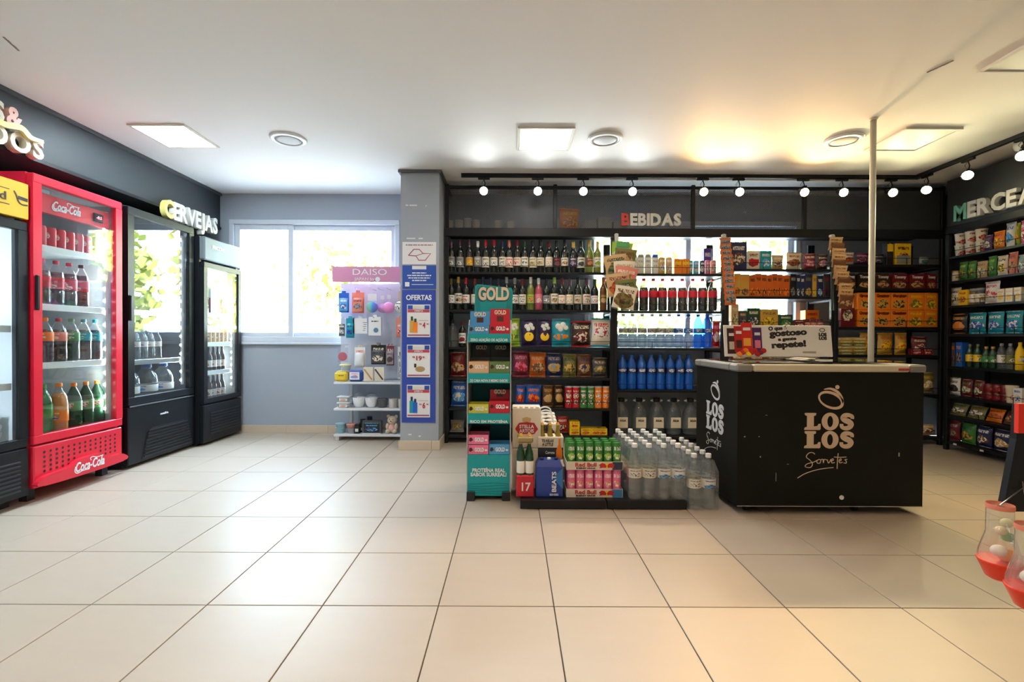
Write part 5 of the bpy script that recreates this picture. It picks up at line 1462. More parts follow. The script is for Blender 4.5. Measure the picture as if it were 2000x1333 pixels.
for k, (x, y, h) in enumerate(((-1.56, 0.06, 0.095), (-1.525, 0.12, 0.135), (-1.465, 0.16, 0.155))):
    q = thing('cosmetic_box', 'black bottle-shaped box on the bottom rack shelf, %s from the bowls' % ORD[k], 'box', (x, DYF + y, 0.066), 0, 'black boxes')
    boxo('body', (-0.028, 0.028, -0.025, 0.025, 0, h * 0.75), BLACKM, q, 0.004)
    boxo('cap', (-0.022, 0.022, -0.02, 0.02, h * 0.75, h), BLACK, q, 0.004)
    boxo('label', (-0.016, 0.016, -0.0265, -0.0255, 0.02, 0.05), PAPER, q)
q = carton('boxed toy car pack with dark blue picture on the bottom rack shelf', None, -1.405, DYF + 0.05, 0.066, 0.19, 0.06, 0.13, PR('dgrey', 'navy', 'sky', 5), name='toy_box', panel=(PR('black', 'navy', 'sky', 6), 0.1, 0.8))
boxo('white_border', (-0.095, 0.095, -0.0306, -0.0301, 0, 0.008), PAPER, q)
# teddy bear
q = thing('teddy_bear', 'cream teddy bear with pink scarf on the bottom rack shelf', 'soft toy', (-1.215, DYF + 0.09, 0.066))
FUR = noisy('bear_fur', (0.70, 0.56, 0.40), (0.80, 0.68, 0.52), 60, 0.9, 0.6)
PK = noisy('bear_pink', (0.75, 0.38, 0.36), (0.85, 0.52, 0.48), 50, 0.9, 0.5)
for nm_, c_, s, m_ in (('body', (0, 0, 0.05), (0.045, 0.04, 0.05), PK), ('head', (0, -0.005, 0.13), (0.048, 0.044, 0.044), FUR), ('ear', (-0.04, 0, 0.168), (0.018, 0.01, 0.018), FUR), ('ear', (0.04, 0, 0.168), (0.018, 0.01, 0.018), FUR), ('muzzle', (0, -0.045, 0.12), (0.018, 0.014, 0.014), FUR), ('nose', (0, -0.06, 0.126), (0.006, 0.004, 0.005), INK), ('eye', (-0.017, -0.046, 0.142), (0.004, 0.004, 0.004), INK), ('eye', (0.017, -0.046, 0.142), (0.004, 0.004, 0.004), INK), ('arm', (-0.045, -0.02, 0.07), (0.017, 0.02, 0.032), FUR), ('arm', (0.045, -0.02, 0.07), (0.017, 0.02, 0.032), FUR), ('leg', (-0.035, -0.045, 0.022), (0.022, 0.035, 0.022), FUR), ('leg', (0.035, -0.045, 0.022), (0.022, 0.035, 0.022), FUR)):
    obj(nm_, ball_me, m_, q, c_, (0, 0, 0), s)

# ------------------------------------------------------------------ teal protein-bar display
TEAL = noisy('display_teal', (0.0, 0.20, 0.23), (0.0, 0.235, 0.26), 2, 0.45)
TEALB = pmat('display_teal_bright', (0.0, 0.34, 0.37), 0.45)
GX0, GX1, GY0, GY1 = -0.287, -0.005, 3.02, 3.40
t = thing('display_stand', 'tall teal cardboard display of GOLD protein bars', 'display stand', (0, 0, 0))
SIDEM = pmat('display_side', (0.42, 0.44, 0.45), 0.5)
for x in (GX0, GX1 - 0.006):
    obj('side_panel', MB().add([(x, GY0 + 0.0, 0.0), (x, GY1, 0.0), (x, GY1, 1.16), (x, GY0 + 0.14, 1.16), (x, GY0 + 0.012, 1.02), (x + 0.006, GY0 + 0.0, 0.0), (x + 0.006, GY1, 0.0), (x + 0.006, GY1, 1.16), (x + 0.006, GY0 + 0.14, 1.16), (x + 0.006, GY0 + 0.012, 1.02)],
                               [(0, 1, 2, 3, 4), (9, 8, 7, 6, 5), (0, 5, 6, 1), (1, 6, 7, 2), (2, 7, 8, 3), (3, 8, 9, 4), (4, 9, 5, 0)]).mesh('side_panel'), SIDEM, t)
boxo('back_panel', (GX0 + 0.006, GX1 - 0.006, GY1 - 0.006, GY1, 0.0, 1.16), TEAL, t)
ia, ib = GX0 + 0.007, GX1 - 0.007
for z0, z1, s in ((1.012, 1.068, 'ZERO ADIÇÃO DE AÇÚCAR'), (0.752, 0.815, 'DE CARA NOVA E MESMO SABOR!'), (0.492, 0.558, 'RICO EM PROTEÍNA')):
    boxo('tray', (ia, ib, GY0 + 0.012, GY1 - 0.007, z0 + 0.012, z0 + 0.018), TEAL, t)
    lp = boxo('tray_lip', (ia, ib, GY0 + 0.004, GY0 + 0.011, z0, z1), TEALB, t)
    text(s, lp, ((ia + ib) / 2, GY0 + 0.002, z0 + 0.016), 0.016, BWHITE, width=0.24, bold=0.03)
boxo('tray', (ia, ib, GY0 + 0.012, GY1 - 0.007, 0.286, 0.292), TEAL, t)
lp = boxo('front_panel', (ia, ib, GY0 + 0.004, GY0 + 0.011, 0.03, 0.292), TEALB, t)
text('PROTEÍNA REAL', lp, ((ia + ib) / 2, GY0 + 0.002, 0.197), 0.022, BWHITE, width=0.21, bold=0.035)
text('SABOR SURREAL!', lp, ((ia + ib) / 2, GY0 + 0.002, 0.167), 0.022, BWHITE, width=0.23, bold=0.035)
for k in range(5):
    p = [(ia + 0.005 + q * 0.029, 0.045 + k * 0.016 + 0.004 * math.sin(q * 0.7 + k)) for q in range(10)]
    obj('wave_line', ribbon(p, 0.005, 0.001).mesh('wave_line'), TEAL, lp, (0, GY0 + 0.004, 0))
for x in (GX0 + 0.002, GX1 - 0.055):
    boxo('foot', (x, x + 0.053, GY0 - 0.012, GY0 + 0.003, 0.0, 0.06), BLACKM, t, 0.004)
hc = obj('header_card', MB().prism([(-0.118, 0.0), (0.135, 0.0), (0.145, 0.29), (0.135, 0.315), (-0.095, 0.34), (-0.112, 0.325)], -0.003, 0.003).mesh('header_card'), TEALB, t, (-0.14, 3.22, 1.065))
for k in range(4):
    p = smooth_path([(-0.105 + 0.008 * k, 0.10 + 0.012 * k), (-0.10 + 0.008 * k, 0.30 - 0.012 * k), (-0.06, 0.325 - 0.012 * k), (0.10, 0.30 - 0.012 * k), (0.133 - 0.008 * k, 0.27 - 0.01 * k), (0.125 - 0.008 * k, 0.1 + 0.012 * k)], 5)
    obj('wave_line', ribbon(p, 0.005, 0.001).mesh('wave_line'), TEAL, hc, (0, -0.003, 0))
o1 = text('GOLD', hc, (0.012, -0.0045, 0.272), 0.085, pmat('gold_shadow', (0.04, 0.10, 0.11), 0.5), width=0.222, bold=0.07)
o2 = text('GOLD', hc, (0.015, -0.0085, 0.275), 0.08, CREAM, width=0.208, bold=0.045)


def bar_box(label, x0, x1, y, z, h, c_, lid=None, d=0.12):
    w = x1 - x0
    q = thing('bar_box', label, 'bar box', ((x0 + x1) / 2, y, z), 0, 'protein bar boxes in the display')
    m_ = pmat('bar_' + '_'.join('%.2f' % v for v in c_), c_, 0.45)
    mb = MB()
    mb.box(-w / 2, w / 2, 0, 0.002, 0, h)
    mb.box(-w / 2, w / 2, d - 0.002, d, 0, h)
    mb.box(-w / 2, -w / 2 + 0.002, 0.002, d - 0.002, 0, h)
    mb.box(w / 2 - 0.002, w / 2, 0.002, d - 0.002, 0, h)
    mb.box(-w / 2 + 0.002, w / 2 - 0.002, 0.002, d - 0.002, 0, 0.002)
    mb.box(-w / 2 + 0.004, w / 2 - 0.004, 0.004, d - 0.004, h * 0.75, h * 0.8)
    obj('box', mb.mesh('box'), m_, q)
    text('GOLD', q, (0.006, -0.0015, h * (0.72 if h > 0.08 else 0.5)), 0.024, BWHITE, width=w * 0.46, bold=0.05)
    obj('picture', cached('choc', lambda: MB().prism([(-1, -0.4), (-0.2, -0.9), (0.9, -0.2), (0.3, 0.8), (-0.6, 0.7)], -0.5, 0.5).mesh('picture')), col((0.06, 0.02, 0.015)), q, (-w * 0.36, -0.001, h * (0.72 if h > 0.08 else 0.5)), (0, 0, 0), (0.014, 0.002, 0.016))
    obj('badge', cached('badge', lambda: MB().lathe([(1, 0), (0.9, 1)], 14).mesh('badge')), BWHITE, q, (w * 0.38, -0.0005, h * (0.68 if h > 0.08 else 0.45)), (PI / 2, 0, 0), (0.009, 0.007, 0.002))
    if lid:
        lm = boxo('open_lid', (-w / 2, w / 2, -0.001, 0.001, 0, lid), m_, q, loc=(0, d - 0.001, h), rot=(-0.06, 0, 0))
        text('GOLD', lm, (0, -0.0025, lid * 0.78), 0.026, CREAM, width=w * 0.6, bold=0.05)
        boxo('picture', (-0.022, 0.022, -0.003, -0.001, lid * 0.2, lid * 0.55), col((0.08, 0.025, 0.02)), lm)
    return q


xm = (ia + ib) / 2
B_ = [('blue', 0, 1.031, 0.092, rgb(70, 150, 205), 0.095), ('red', 1, 1.031, 0.098, rgb(195, 20, 50), 0.105), ('tan', 0, 0.771, 0.118, rgb(220, 180, 140), 0.0), ('green', 1, 0.771, 0.118, rgb(95, 125, 70), 0.0), ('lime', 0, 0.511, 0.105, rgb(205, 205, 70), 0.0), ('crimson', 1, 0.511, 0.125, rgb(195, 20, 45), 0.06)]
for w, s, z, h, c_, lid in B_:
    a, b = (ia + 0.002, xm - 0.002) if s == 0 else (xm + 0.002, ib - 0.002)
    tier = {1.031: 'top', 0.771: 'second', 0.511: 'third'}[z]
    bar_box('%s GOLD bar box on the %s tier of the teal display' % (w, tier), a, b, GY0 + 0.015, z, h, c_, lid or None)
for s, c_ in ((0, rgb(60, 60, 62)), (1, rgb(45, 55, 45))):
    a, b = (ia + 0.002, xm - 0.002) if s == 0 else (xm + 0.002, ib - 0.002)
    bar_box('dark GOLD bar box behind the %s box on the second tier' % ('tan', 'green')[s], a, b, GY0 + 0.16, 0.771, 0.14, c_, 0.08)
for k, (z, w) in enumerate(((0.293, 'lower'), (0.358, 'upper'))):
    bar_box('%s pink GOLD bar box on the lowest tier' % w, ia + 0.002, xm - 0.002, GY0 + 0.015, z, 0.06, rgb(235, 120, 160))
bar_box('pale blue GOLD bar box on the lowest tier', xm + 0.002, ib - 0.002, GY0 + 0.015, 0.293, 0.065, rgb(80, 160, 215))
bar_box('black GOLD bar box behind the pink boxes on the lowest tier', ia + 0.002, xm - 0.002, GY0 + 0.16, 0.293, 0.13, rgb(35, 35, 36), 0.05)

# ------------------------------------------------------------------ low black platforms with drinks
for x0, x1, lb in ((0.055, 0.575, 'low black floor platform under the beer and energy drinks'), (0.585, 1.065, 'low black floor platform under the water packs')):
    t = thing('floor_platform', lb, 'platform', (0, 0, 0), 0, 'low floor platforms')
    boxo('deck', (x0, x1, 2.875, 3.62, 0.035, 0.055), BLACK, t, 0.003)
    boxo('front_skirt', (x0, x1, 2.868, 2.875, 0.006, 0.055), BLACK, t)
    boxo('back_skirt', (x0, x1, 3.62, 3.627, 0.006, 0.055), BLACK, t)
    for x in (x0 + 0.02, x1 - 0.06):
        for y in (2.89, 3.56):
            boxo('foot', (x, x + 0.04, y, y + 0.04, 0, 0.034), BLACKM, t)
ZP = 0.0555
# bottle carrier with dark bottles in red carton
t = thing('bottle_carrier', 'red carton carrier of tall dark green bottles beside the teal display', 'bottle carrier', (0.085, 2.98, ZP))
boxo('carton', (-0.055, 0.055, -0.055, 0.055, 0, 0.135), pmat('carrier_red', (0.55, 0.01, 0.03), 0.4), t, 0.006)
for s in (-1, 1):
    bo = bottle_parts(t, 'spirit', 0.375, 0.026, GUAR, label=CC('white'), cap=CC('gold'), lz=(0.38, 0.58), loc=(s * 0.027, -0.025, 0.004), sub=True)
    bo = bottle_parts(t, 'spirit', 0.375, 0.026, GUAR, label=CC('white'), cap=CC('gold'), lz=(0.38, 0.58), loc=(s * 0.027, 0.028, 0.004), sub=True)
text('17', t, (0, -0.057, 0.065), 0.05, PAPER, width=0.055, bold=0.02)
boxo('top_collar', (-0.05, 0.05, -0.05, 0.05, 0.335, 0.372), pmat('carrier_gold', (0.32, 0.24, 0.11), 0.4, 0.4), t, 0.008)
# beats pack
t = thing('drink_pack', 'blue six-pack carton lettered BEATS SENSES', 'drink pack', (0.236, 2.99, ZP))
boxo('carton', (-0.083, 0.083, -0.06, 0.06, 0, 0.185), pmat('beats_blue', (0.012, 0.045, 0.28), 0.35), t, 0.004)
obj('tapered_top', MB().add([(-0.083, -0.06, 0.185), (0.083, -0.06, 0.185), (0.083, 0.06, 0.185), (-0.083, 0.06, 0.185), (-0.068, -0.04, 0.222), (0.068, -0.04, 0.222), (0.068, 0.04, 0.222), (-0.068, 0.04, 0.222)], [(0, 3, 2, 1), (4, 5, 6, 7), (0, 1, 5, 4), (1, 2, 6, 5), (2, 3, 7, 6), (3, 0, 4, 7)]).mesh('tapered_top'), MATS['beats_blue'], t)
obj('blue_facet', MB().prism([(0.02, 0.12), (0.082, 0.18), (0.082, 0.05)], -0.0015, 0).mesh('blue_facet'), col((0.03, 0.17, 0.45)), t, (0, -0.06, 0))
b_ = text('BEATS', t, (0.028, -0.0635, 0.095), 0.026, BWHITE, width=0.125, bold=0.02, tilt=PI / 2)
text('SENSES', t, (0.028, -0.0635, 0.016), 0.011, BWHITE, width=0.055)
for k in range(3):
    obj('bottle_cap', lathe_me('capx', 0, [(1, 0), (1, 0.8), (0.9, 1)], 14), BWHITE if k == 1 else pmat('beats_cap', (0.01, 0.02, 0.09), 0.3), t, (-0.045 + 0.045 * k, -0.015, 0.222), (0, 0, 0), (0.013, 0.013, 0.012))
# stella cases, corona pack
CARD = pmat('stella_card', (0.70, 0.63, 0.52), 0.5)
for k, z in enumerate((ZP, ZP + 0.265)):
    t = thing('beer_case', 'cream STELLA ARTOIS beer case, %s of its stack' % ('bottom', 'top')[k], 'beer case', (0.098, 3.18, z), 0, 'beer cases')
    boxo('carton', (-0.093, 0.093, -0.085, 0.085, 0, 0.262), CARD, t, 0.004)
    if k:
        sh = obj('red_shield', MB().prism([(-0.075, 0.125), (-0.05, 0.165), (0.0, 0.172), (0.05, 0.165), (0.075, 0.125), (0.05, 0.092), (0, 0.085), (-0.05, 0.092)], -0.002, 0).mesh('red_shield'), col((0.42, 0.02, 0.03)), t, (0, -0.085, 0))
        text('STELLA', sh, (0, -0.0035, 0.142), 0.022, BWHITE, width=0.095)
        text('ARTOIS', sh, (0, -0.0035, 0.113), 0.022, BWHITE, width=0.095)
        obj('gold_chalice', MB().prism([(-0.03, 0.085), (0.03, 0.085), (0.0, 0.04)], -0.0015, 0).mesh('gold_chalice'), col((0.55, 0.27, 0.03)), t, (0, -0.085, 0))
        obj('gold_crown', MB().prism([(-0.025, 0.172), (0.025, 0.172), (0.03, 0.195), (0, 0.205), (-0.03, 0.195)], -0.0015, 0).mesh('gold_crown'), col((0.50, 0.36, 0.16)), t, (0, -0.085, 0))
        for q in range(5):
            boxo('top_tab', (-0.085 + q * 0.036, -0.062 + q * 0.036, -0.085, -0.06, 0.262, 0.272), PAPER, t, 0.003)
t = thing('crate', 'dark crate under the corona beer pack', 'crate', (0.262, 3.16, ZP))
boxo('body', (-0.058, 0.058, -0.07, 0.08, 0, 0.195), BLACK, t, 0.005)
boxo('handle_slot', (-0.02, 0.02, -0.072, -0.0701, 0.13, 0.15), BLACKM, t)
t = thing('beer_pack', 'corona beer pack in white and dark carton above the blue pack', 'beer pack', (0.255, 3.14, ZP + 0.196))
boxo('carton_base', (-0.082, 0.082, -0.06, 0.06, 0, 0.075), pmat('corona_dark', (0.02, 0.025, 0.035), 0.4), t, 0.003)
boxo('carton_band', (-0.084, 0.084, -0.063, 0.063, 0.075, 0.145), CARD, t, 0.003)
text('TO RELAX', t, (-0.02, -0.065, 0.122), 0.018, INK, width=0.08)
text('A LITTLE', t, (-0.02, -0.065, 0.098), 0.018, INK, width=0.07)
text('Corona', t, (-0.005, -0.062, 0.045), 0.018, BWHITE, width=0.06)
obj('bottle_picture', MB().prism([(0.035, 0.0), (0.075, 0.0), (0.075, 0.06), (0.062, 0.10), (0.062, 0.135), (0.05, 0.135), (0.05, 0.10), (0.035, 0.06)], -0.003, 0).mesh('bottle_picture'), CC('orange'), t, (0, -0.064, 0))
for k in range(6):
    bottle_parts(t, 'beer', 0.22, 0.024, pmat('corona_glass', (0.30, 0.22, 0.04), 0.1), cap=CC('gold'), loc=(-0.052 + 0.052 * (k % 3), -0.028 + 0.056 * (k // 3), 0.004), sub=True)
for k in range(4):
    t = thing('beer_carrier', 'white and black beer carrier in the row behind the corona pack, %s row' % ORD[k], 'beer carrier', (0.245, 3.265 + 0.072 * k, ZP), 0, 'beer carriers')
    boxo('carton', (-0.07, 0.07, -0.034, 0.034, 0, 0.40 + 0.012 * k), PR('white', 'dgrey', 'black', k, z0=0.7, z1=1.0), t, 0.004)
    obj('carry_handle', cached('chd', lambda: MB().tube(smooth_path([(-0.045, 0, 0), (-0.035, 0, 0.03), (0, 0, 0.042), (0.035, 0, 0.03), (0.045, 0, 0)], 4), 0.006, 6).mesh('carry_handle')), BWHITE, t, (0, 0, 0.40 + 0.012 * k))
# energy drink trays
for k, (cn, c_, z) in enumerate((('pink', 'pink', ZP), ('green', 'green', ZP + 0.170))):
    t = thing('can_tray', 'cardboard Red Bull tray of %s cans, %s of the two' % (cn, ('lower', 'upper')[k]), 'can tray', (0.515, 3.02, z), 0, 'energy drink trays')
    mb = MB().box(-0.172, 0.172, -0.09, 0.09, 0, 0.004)
    mb.box(-0.172, 0.172, -0.093, -0.09, 0, 0.052).box(-0.172, 0.172, 0.09, 0.093, 0, 0.052).box(-0.175, -0.172, -0.093, 0.093, 0, 0.052).box(0.172, 0.175, -0.093, 0.093, 0, 0.052)
    obj('tray', mb.mesh('tray'), col((0.66, 0.58, 0.47), 0.5), t)
    boxo('end_print', (0.11, 0.172, -0.0945, -0.0931, 0.002, 0.05), col((0.03, 0.18, 0.42) if not k else (0.02, 0.03, 0.06)), t)
    text('Red Bull', t, (-0.055, -0.0945, 0.033), 0.024, col((0.50, 0.02, 0.03)), width=0.13, bold=0.02)
    text('ENERGY DRINK', t, (-0.055, -0.0945, 0.011), 0.008, INK, width=0.12)
    obj('sun_disc', MB().lathe([(0.017, 0), (0.016, 0.001)], 16).mesh('sun_disc'), CC('yellow'), t, (0.075, -0.093, 0.026), (PI / 2, 0, 0))
    for s in (-1, 1):
        pts = [(0.002, 0.0), (0.012, 0.014), (0.030, 0.018), (0.048, 0.006), (0.040, -0.006), (0.046, -0.014), (0.020, -0.010), (0.006, -0.012)]
        obj('bull_mark', MB().prism([(s * a, b) for a, b in pts], -0.0018, 0).mesh('bull_mark'), col((0.50, 0.02, 0.02)), t, (0.075, -0.0938, 0.026))
    for r_ in range(3):
        for i in range(6):
            can('%s energy drink can, %s row of its tray, %s from the blue pack' % (cn, ('front', 'middle', 'rear')[r_], ORD[i]), '%s energy cans' % cn, 0.515 - 0.1425 + i * 0.057, 3.02 - 0.058 + r_ * 0.058, z + 0.0045, 0.160, 0.0272, PR(c_, 'lime' if k else 'salmon', 'white', i % 2, z0=0.35, z1=0.6), 'slim')

# shrink-wrapped water six-packs
WLAB = [PR('cream', 'white', 'dgrey', 3), PR('white', 'sky', 'navy', 4, z0=-0.1, z1=0.45)]
for c_, (cx, zb) in enumerate(((0.805, ZP), (0.985, ZP), (1.165, 0.0))):
    for r_ in range(2):
        cy = 3.015 + r_ * 0.282 - (0.0 if c_ < 2 else 0.02)
        t = thing('water_pack', 'shrink-wrapped water six-pack, %s row, %s' % (('front', 'rear')[r_], ('next to the energy drinks', 'in the middle', 'on the floor by the freezer')[c_]), 'water pack', (cx, cy, zb), 0, 'water six-packs')
        for i in range(2):
            for j in range(3):
                bottle_parts(t, 'water', 0.335, 0.0435, PET, liquid=WATER, label=WLAB[(c_ > 0) if c_ < 2 else i], cap=BWHITE, lz=(0.39, 0.555), loc=(-0.0445 + 0.089 * i, -0.089 + 0.089 * j, 0.002), sub=True, fill=0.7)
        mb = MB()
        w, d = 0.0895, 0.1345
        for (za, zb2, s1, s2) in ((0.003, 0.235, 1.0, 1.0), (0.235, 0.30, 1.0, 0.8)):
            ring = lambda q, z: [(-w * q, -d * q, z), (w * q, -d * q, z), (w * q, d * q, z), (-w * q, d * q, z)]
            mb.add(ring(s1, za) + ring(s2, zb2), [(0, 1, 5, 4), (1, 2, 6, 5), (2, 3, 7, 6), (3, 0, 4, 7)])
        obj('film_wrap', mb.mesh('film_wrap'), FILM, t)

# ------------------------------------------------------------------ black chest freezer
FX0, FX1, FY0, FY1 = 1.335, 2.435, 2.80, 3.42
t = thing('chest_freezer', 'black chest freezer with LOS LOS Sorvetes logo', 'freezer', (0, 0, 0))
FZ = noisy('freezer_black', (0.006, 0.0065, 0.005), (0.011, 0.012, 0.010), 5, 0.5, 0.02, (1, 1, 1), 0.14)
mb = MB().box(FX0, FX1, FY0, FY1, 0.05, 0.30)
mb.box(FX0, FX1, FY0, FY0 + 0.05, 0.30, 0.848).box(FX0, FX1, FY1 - 0.05, FY1, 0.30, 0.848).box(FX0, FX0 + 0.05, FY0 + 0.05, FY1 - 0.05, 0.30, 0.848).box(FX1 - 0.05, FX1, FY0 + 0.05, FY1 - 0.05, 0.30, 0.848)
obj('body', mb.mesh('body'), FZ, t)
boxo('bottom_edge', (FX0, FX1, FY0 - 0.003, FY0, 0.05, 0.054), CHROME, t)
RIM = pmat('freezer_rim', (0.55, 0.50, 0.38), 0.4)
CORN = pmat('freezer_corner', (0.20, 0.20, 0.19), 0.4)
e = 0.012
for a, b, c_, d_ in ((FX0 + 0.09, FX1 - 0.09, FY0 - e, FY0 + 0.05), (FX0 + 0.09, FX1 - 0.09, FY1 - 0.05, FY1 + e), (FX0 - e, FX0 + 0.05, FY0 + 0.09, FY1 - 0.09), (FX1 - 0.05, FX1 + e, FY0 + 0.09, FY1 - 0.09)):
    boxo('rim', (a, b, c_, d_, 0.849, 0.892), RIM if b - a > 0.5 else CORN, t, 0.008)
for x in (FX0, FX1):
    for y in (FY0, FY1):
        x0 = FX0 - e if x == FX0 else FX1 - 0.089
        y0 = FY0 - e if y == FY0 else FY1 - 0.089
        boxo('corner_cap', (x0, x0 + 0.089 + e, y0, y0 + 0.089 + e, 0.848, 0.893), CORN, t, 0.01)
for k, (a, b, z) in enumerate(((FX0 + 0.05, FX0 + 0.58, 0.894), (FX0 + 0.52, FX1 - 0.05, 0.902))):
    ld_ = obj('sliding_lid', MB().box(a, b, FY0 + 0.03, FY1 - 0.03, z, z + 0.006).mesh('sliding_lid'), thin('freezer_lid_glass', (0.55, 0.6, 0.62), 0.02, 1.6), t)
    boxo('lid_handle', (b - 0.07 if k == 0 else a + 0.02, b - 0.02 if k == 0 else a + 0.07, 3.0, 3.2, z + 0.007, z + 0.018), CHROME, ld_, 0.004)
boxo('maker_badge', (FX1 - 0.16, FX1 - 0.09, FY0 - e - 0.001, FY0 - e, 0.858, 0.872), pmat('badge_red', (0.4, 0.05, 0.06), 0.4), t)
obj('drain_plug', MB().lathe([(0.013, 0), (0.013, 0.004), (0.007, 0.004), (0.006, 0.001)], 16).mesh('drain_plug'), PAPER, t, (1.955, FY0, 0.105), (PI / 2, 0, 0))
for x in (FX0 + 0.09, FX1 - 0.35):
    for y in (FY0 + 0.08, FY1 - 0.08):
        w_ = obj('caster', cached('cast', lambda: MB().lathe([(0.024, -0.012), (0.026, -0.008), (0.026, 0.008), (0.024, 0.012)], 16).mesh('caster', True)), BLACKM, t, (x, y, 0.026), (0, PI / 2, 0))
        boxo('fork', (-0.014, 0.014, -0.003, 0.003, 0.016, 0.022), CHROME, w_, loc=(0, 0, 0), rot=(0, -PI / 2, 0)) if False else None


def los_logo(parent, origin, s, rotz, mat):
    lg = bpy.data.objects.new('logo', None)
    C.objects.link(lg)
    lg.parent = parent
    lg.location = origin
    lg.rotation_euler = (0, 0, rotz)

    def add(nm, me, loc=(0, 0, 0), sc=(1, 1, 1)):
        return obj(nm, me, mat, lg, loc, (0, 0, 0), sc)
    S = lambda pts: [(a * s, b * s) for a, b in pts]
    # letters, unit: cap height 1
    Lp = [(-0.02, 0.0), (0.86, 0.0), (0.92, 0.06), (0.92, 0.36), (0.80, 0.36), (0.74, 0.24), (0.52, 0.20), (0.52, 0.82), (0.64, 0.86), (0.66, 0.98), (0.60, 1.0), (0.02, 1.0), (-0.02, 0.96), (0.02, 0.86), (0.12, 0.82), (0.12, 0.18), (0.0, 0.14), (-0.04, 0.04)]
    for r_ in (0, 1):
        z = -r_ * 1.07
        add('letter', MB().prism(S([(a - 1.5, b + z) for a, b in Lp]), -0.002, 0).mesh('letter'))
        n = 28
        oe = [(0.50 * math.cos(2 * PI * k / n), 0.52 * math.sin(2 * PI * k / n)) for k in range(n)]
        oi = [(0.17 * math.cos(2 * PI * k / n), 0.33 * math.sin(2 * PI * k / n)) for k in range(n)]
        vs = [(a * s, y, b * s) for y in (-0.002, 0) for a, b in oe] + [(a * s, y, b * s) for y in (-0.002, 0) for a, b in oi]
        fs = []
        for k in range(n):
            j = (k + 1) % n
            fs += [(k, j, 2 * n + j, 2 * n + k), (n + j, n + k, 3 * n + k, 3 * n + j), (k, n + k, n + j, j), (2 * n + k, 2 * n + j, 3 * n + j, 3 * n + k)]
        add('letter', MB().add(vs, fs).mesh('letter'), (-0.02 * s, 0, (0.5 + z) * s))
        sp_ = smooth_path([(0.33, 0.66), (0.33, 0.80), (0.12, 0.88), (-0.10, 0.85), (-0.20, 0.70), (-0.05, 0.57), (0.15, 0.48), (0.28, 0.33), (0.15, 0.15), (-0.10, 0.11), (-0.27, 0.20), (-0.28, 0.36)], 4)
        m_ = len(sp_)
        wd = [(0.20 + 0.13 * math.sin(PI * k / (m_ - 1)) ** 2) * s for k in range(m_)]
        add('letter', ribbon(S([(a + 0.93, b + z) for a, b in sp_]), wd, 0.002).mesh('letter'))
    # scoop emblem
    n = 40
    rot_ = math.radians(-22)
    pts, wd = [], []
    for k in range(n + 1):
        a = 2 * PI * k / n + 0.9
        x, z = 0.72 * math.cos(a), 0.42 * math.sin(a)
        pts.append((x * math.cos(rot_) - z * math.sin(rot_), x * math.sin(rot_) + z * math.cos(rot_) + 1.75))
        wd.append(s * (0.09 + 0.08 * abs(math.cos(a / 2 - 0.3))))
    add('emblem_ring', ribbon(S(pts), wd, 0.002).mesh('emblem_ring'))
    p = smooth_path([(-0.40, 2.38), (0.0, 2.42), (0.40, 2.22), (0.66, 1.85), (0.70, 1.55)], 6)
    m_ = len(p)
    add('emblem_arc', ribbon(S(p), [s * (0.03 + 0.13 * math.sin(PI * (k + 1) / (m_ + 1))) for k in range(m_)], 0.002).mesh('emblem_arc'))
    add('emblem_dot', MB().lathe([(0.12 * s, 0), (0.12 * s, 0.002)], 20).mesh('emblem_dot'), (0.38 * s, 0, 2.52 * s)).rotation_euler = (PI / 2, 0, 0)
    # Sorvetes script
    q = -1.78
    scr = [[(-0.85, 0.36), (-0.98, 0.45), (-1.2, 0.42), (-1.35, 0.2), (-1.15, 0.02), (-0.98, -0.2), (-1.1, -0.42), (-1.4, -0.38), (-1.3, -0.22), (-0.9, -0.1), (-0.72, 0.0)],
           [(-0.6, 0.05), (-0.72, -0.02), (-0.7, -0.16), (-0.55, -0.16), (-0.5, 0.0), (-0.6, 0.06)], [(-0.5, 0.02), (-0.38, 0.06), (-0.34, -0.15), (-0.3, 0.05), (-0.15, 0.02)], [(-0.12, 0.05), (-0.04, -0.16), (0.1, 0.07)],
           [(0.1, -0.06), (0.24, 0.02), (0.2, 0.1), (0.12, 0.0), (0.16, -0.15), (0.32, -0.12)], [(0.52, 0.42), (0.48, 0.0), (0.46, -0.5)], [(0.28, 0.2), (0.6, 0.18), (1.0, 0.2)],
           [(0.55, -0.06), (0.70, 0.02), (0.66, 0.1), (0.58, 0.0), (0.62, -0.15), (0.78, -0.1)], [(1.05, 0.06), (0.92, 0.04), (1.0, -0.06), (0.98, -0.16), (0.84, -0.14)], [(-1.85, -1.05), (-1.4, -0.78), (-0.8, -0.58), (-0.3, -0.48), (0.25, -0.42)]]
    for st in scr:
        p = smooth_path(st, 5)
        add('script_stroke', ribbon(S([(a - 0.05, b + q) for a, b in p]), 0.04 * s, 0.002).mesh('script_stroke'))


los_logo(t, (1.885, FY0 - 0.0005, 0.505), 0.101, 0.0, pmat('logo_peach', (0.62, 0.47, 0.34), 0.5))
los_logo(t, (FX0 - 0.0005, 3.105, 0.53), 0.092, -PI / 2, pmat('logo_grey', (0.55, 0.55, 0.56), 0.5))
# scratches on the front panel
SCR = pmat('paint_chip', (0.45, 0.42, 0.36), 0.6)
for x, z, w, h in ((1.375, 0.46, 0.008, 0.006), (1.46, 0.462, 0.008, 0.004), (1.47, 0.34, 0.006, 0.008), (2.29, 0.35, 0.006, 0.022), (1.565, 0.20, 0.002, 0.05), (1.63, 0.30, 0.012, 0.002), (1.50, 0.59, 0.012, 0.002)):
    boxo('paint_chip', (x, x + w, FY0 - 0.001, FY0, z, z + h), SCR, t)

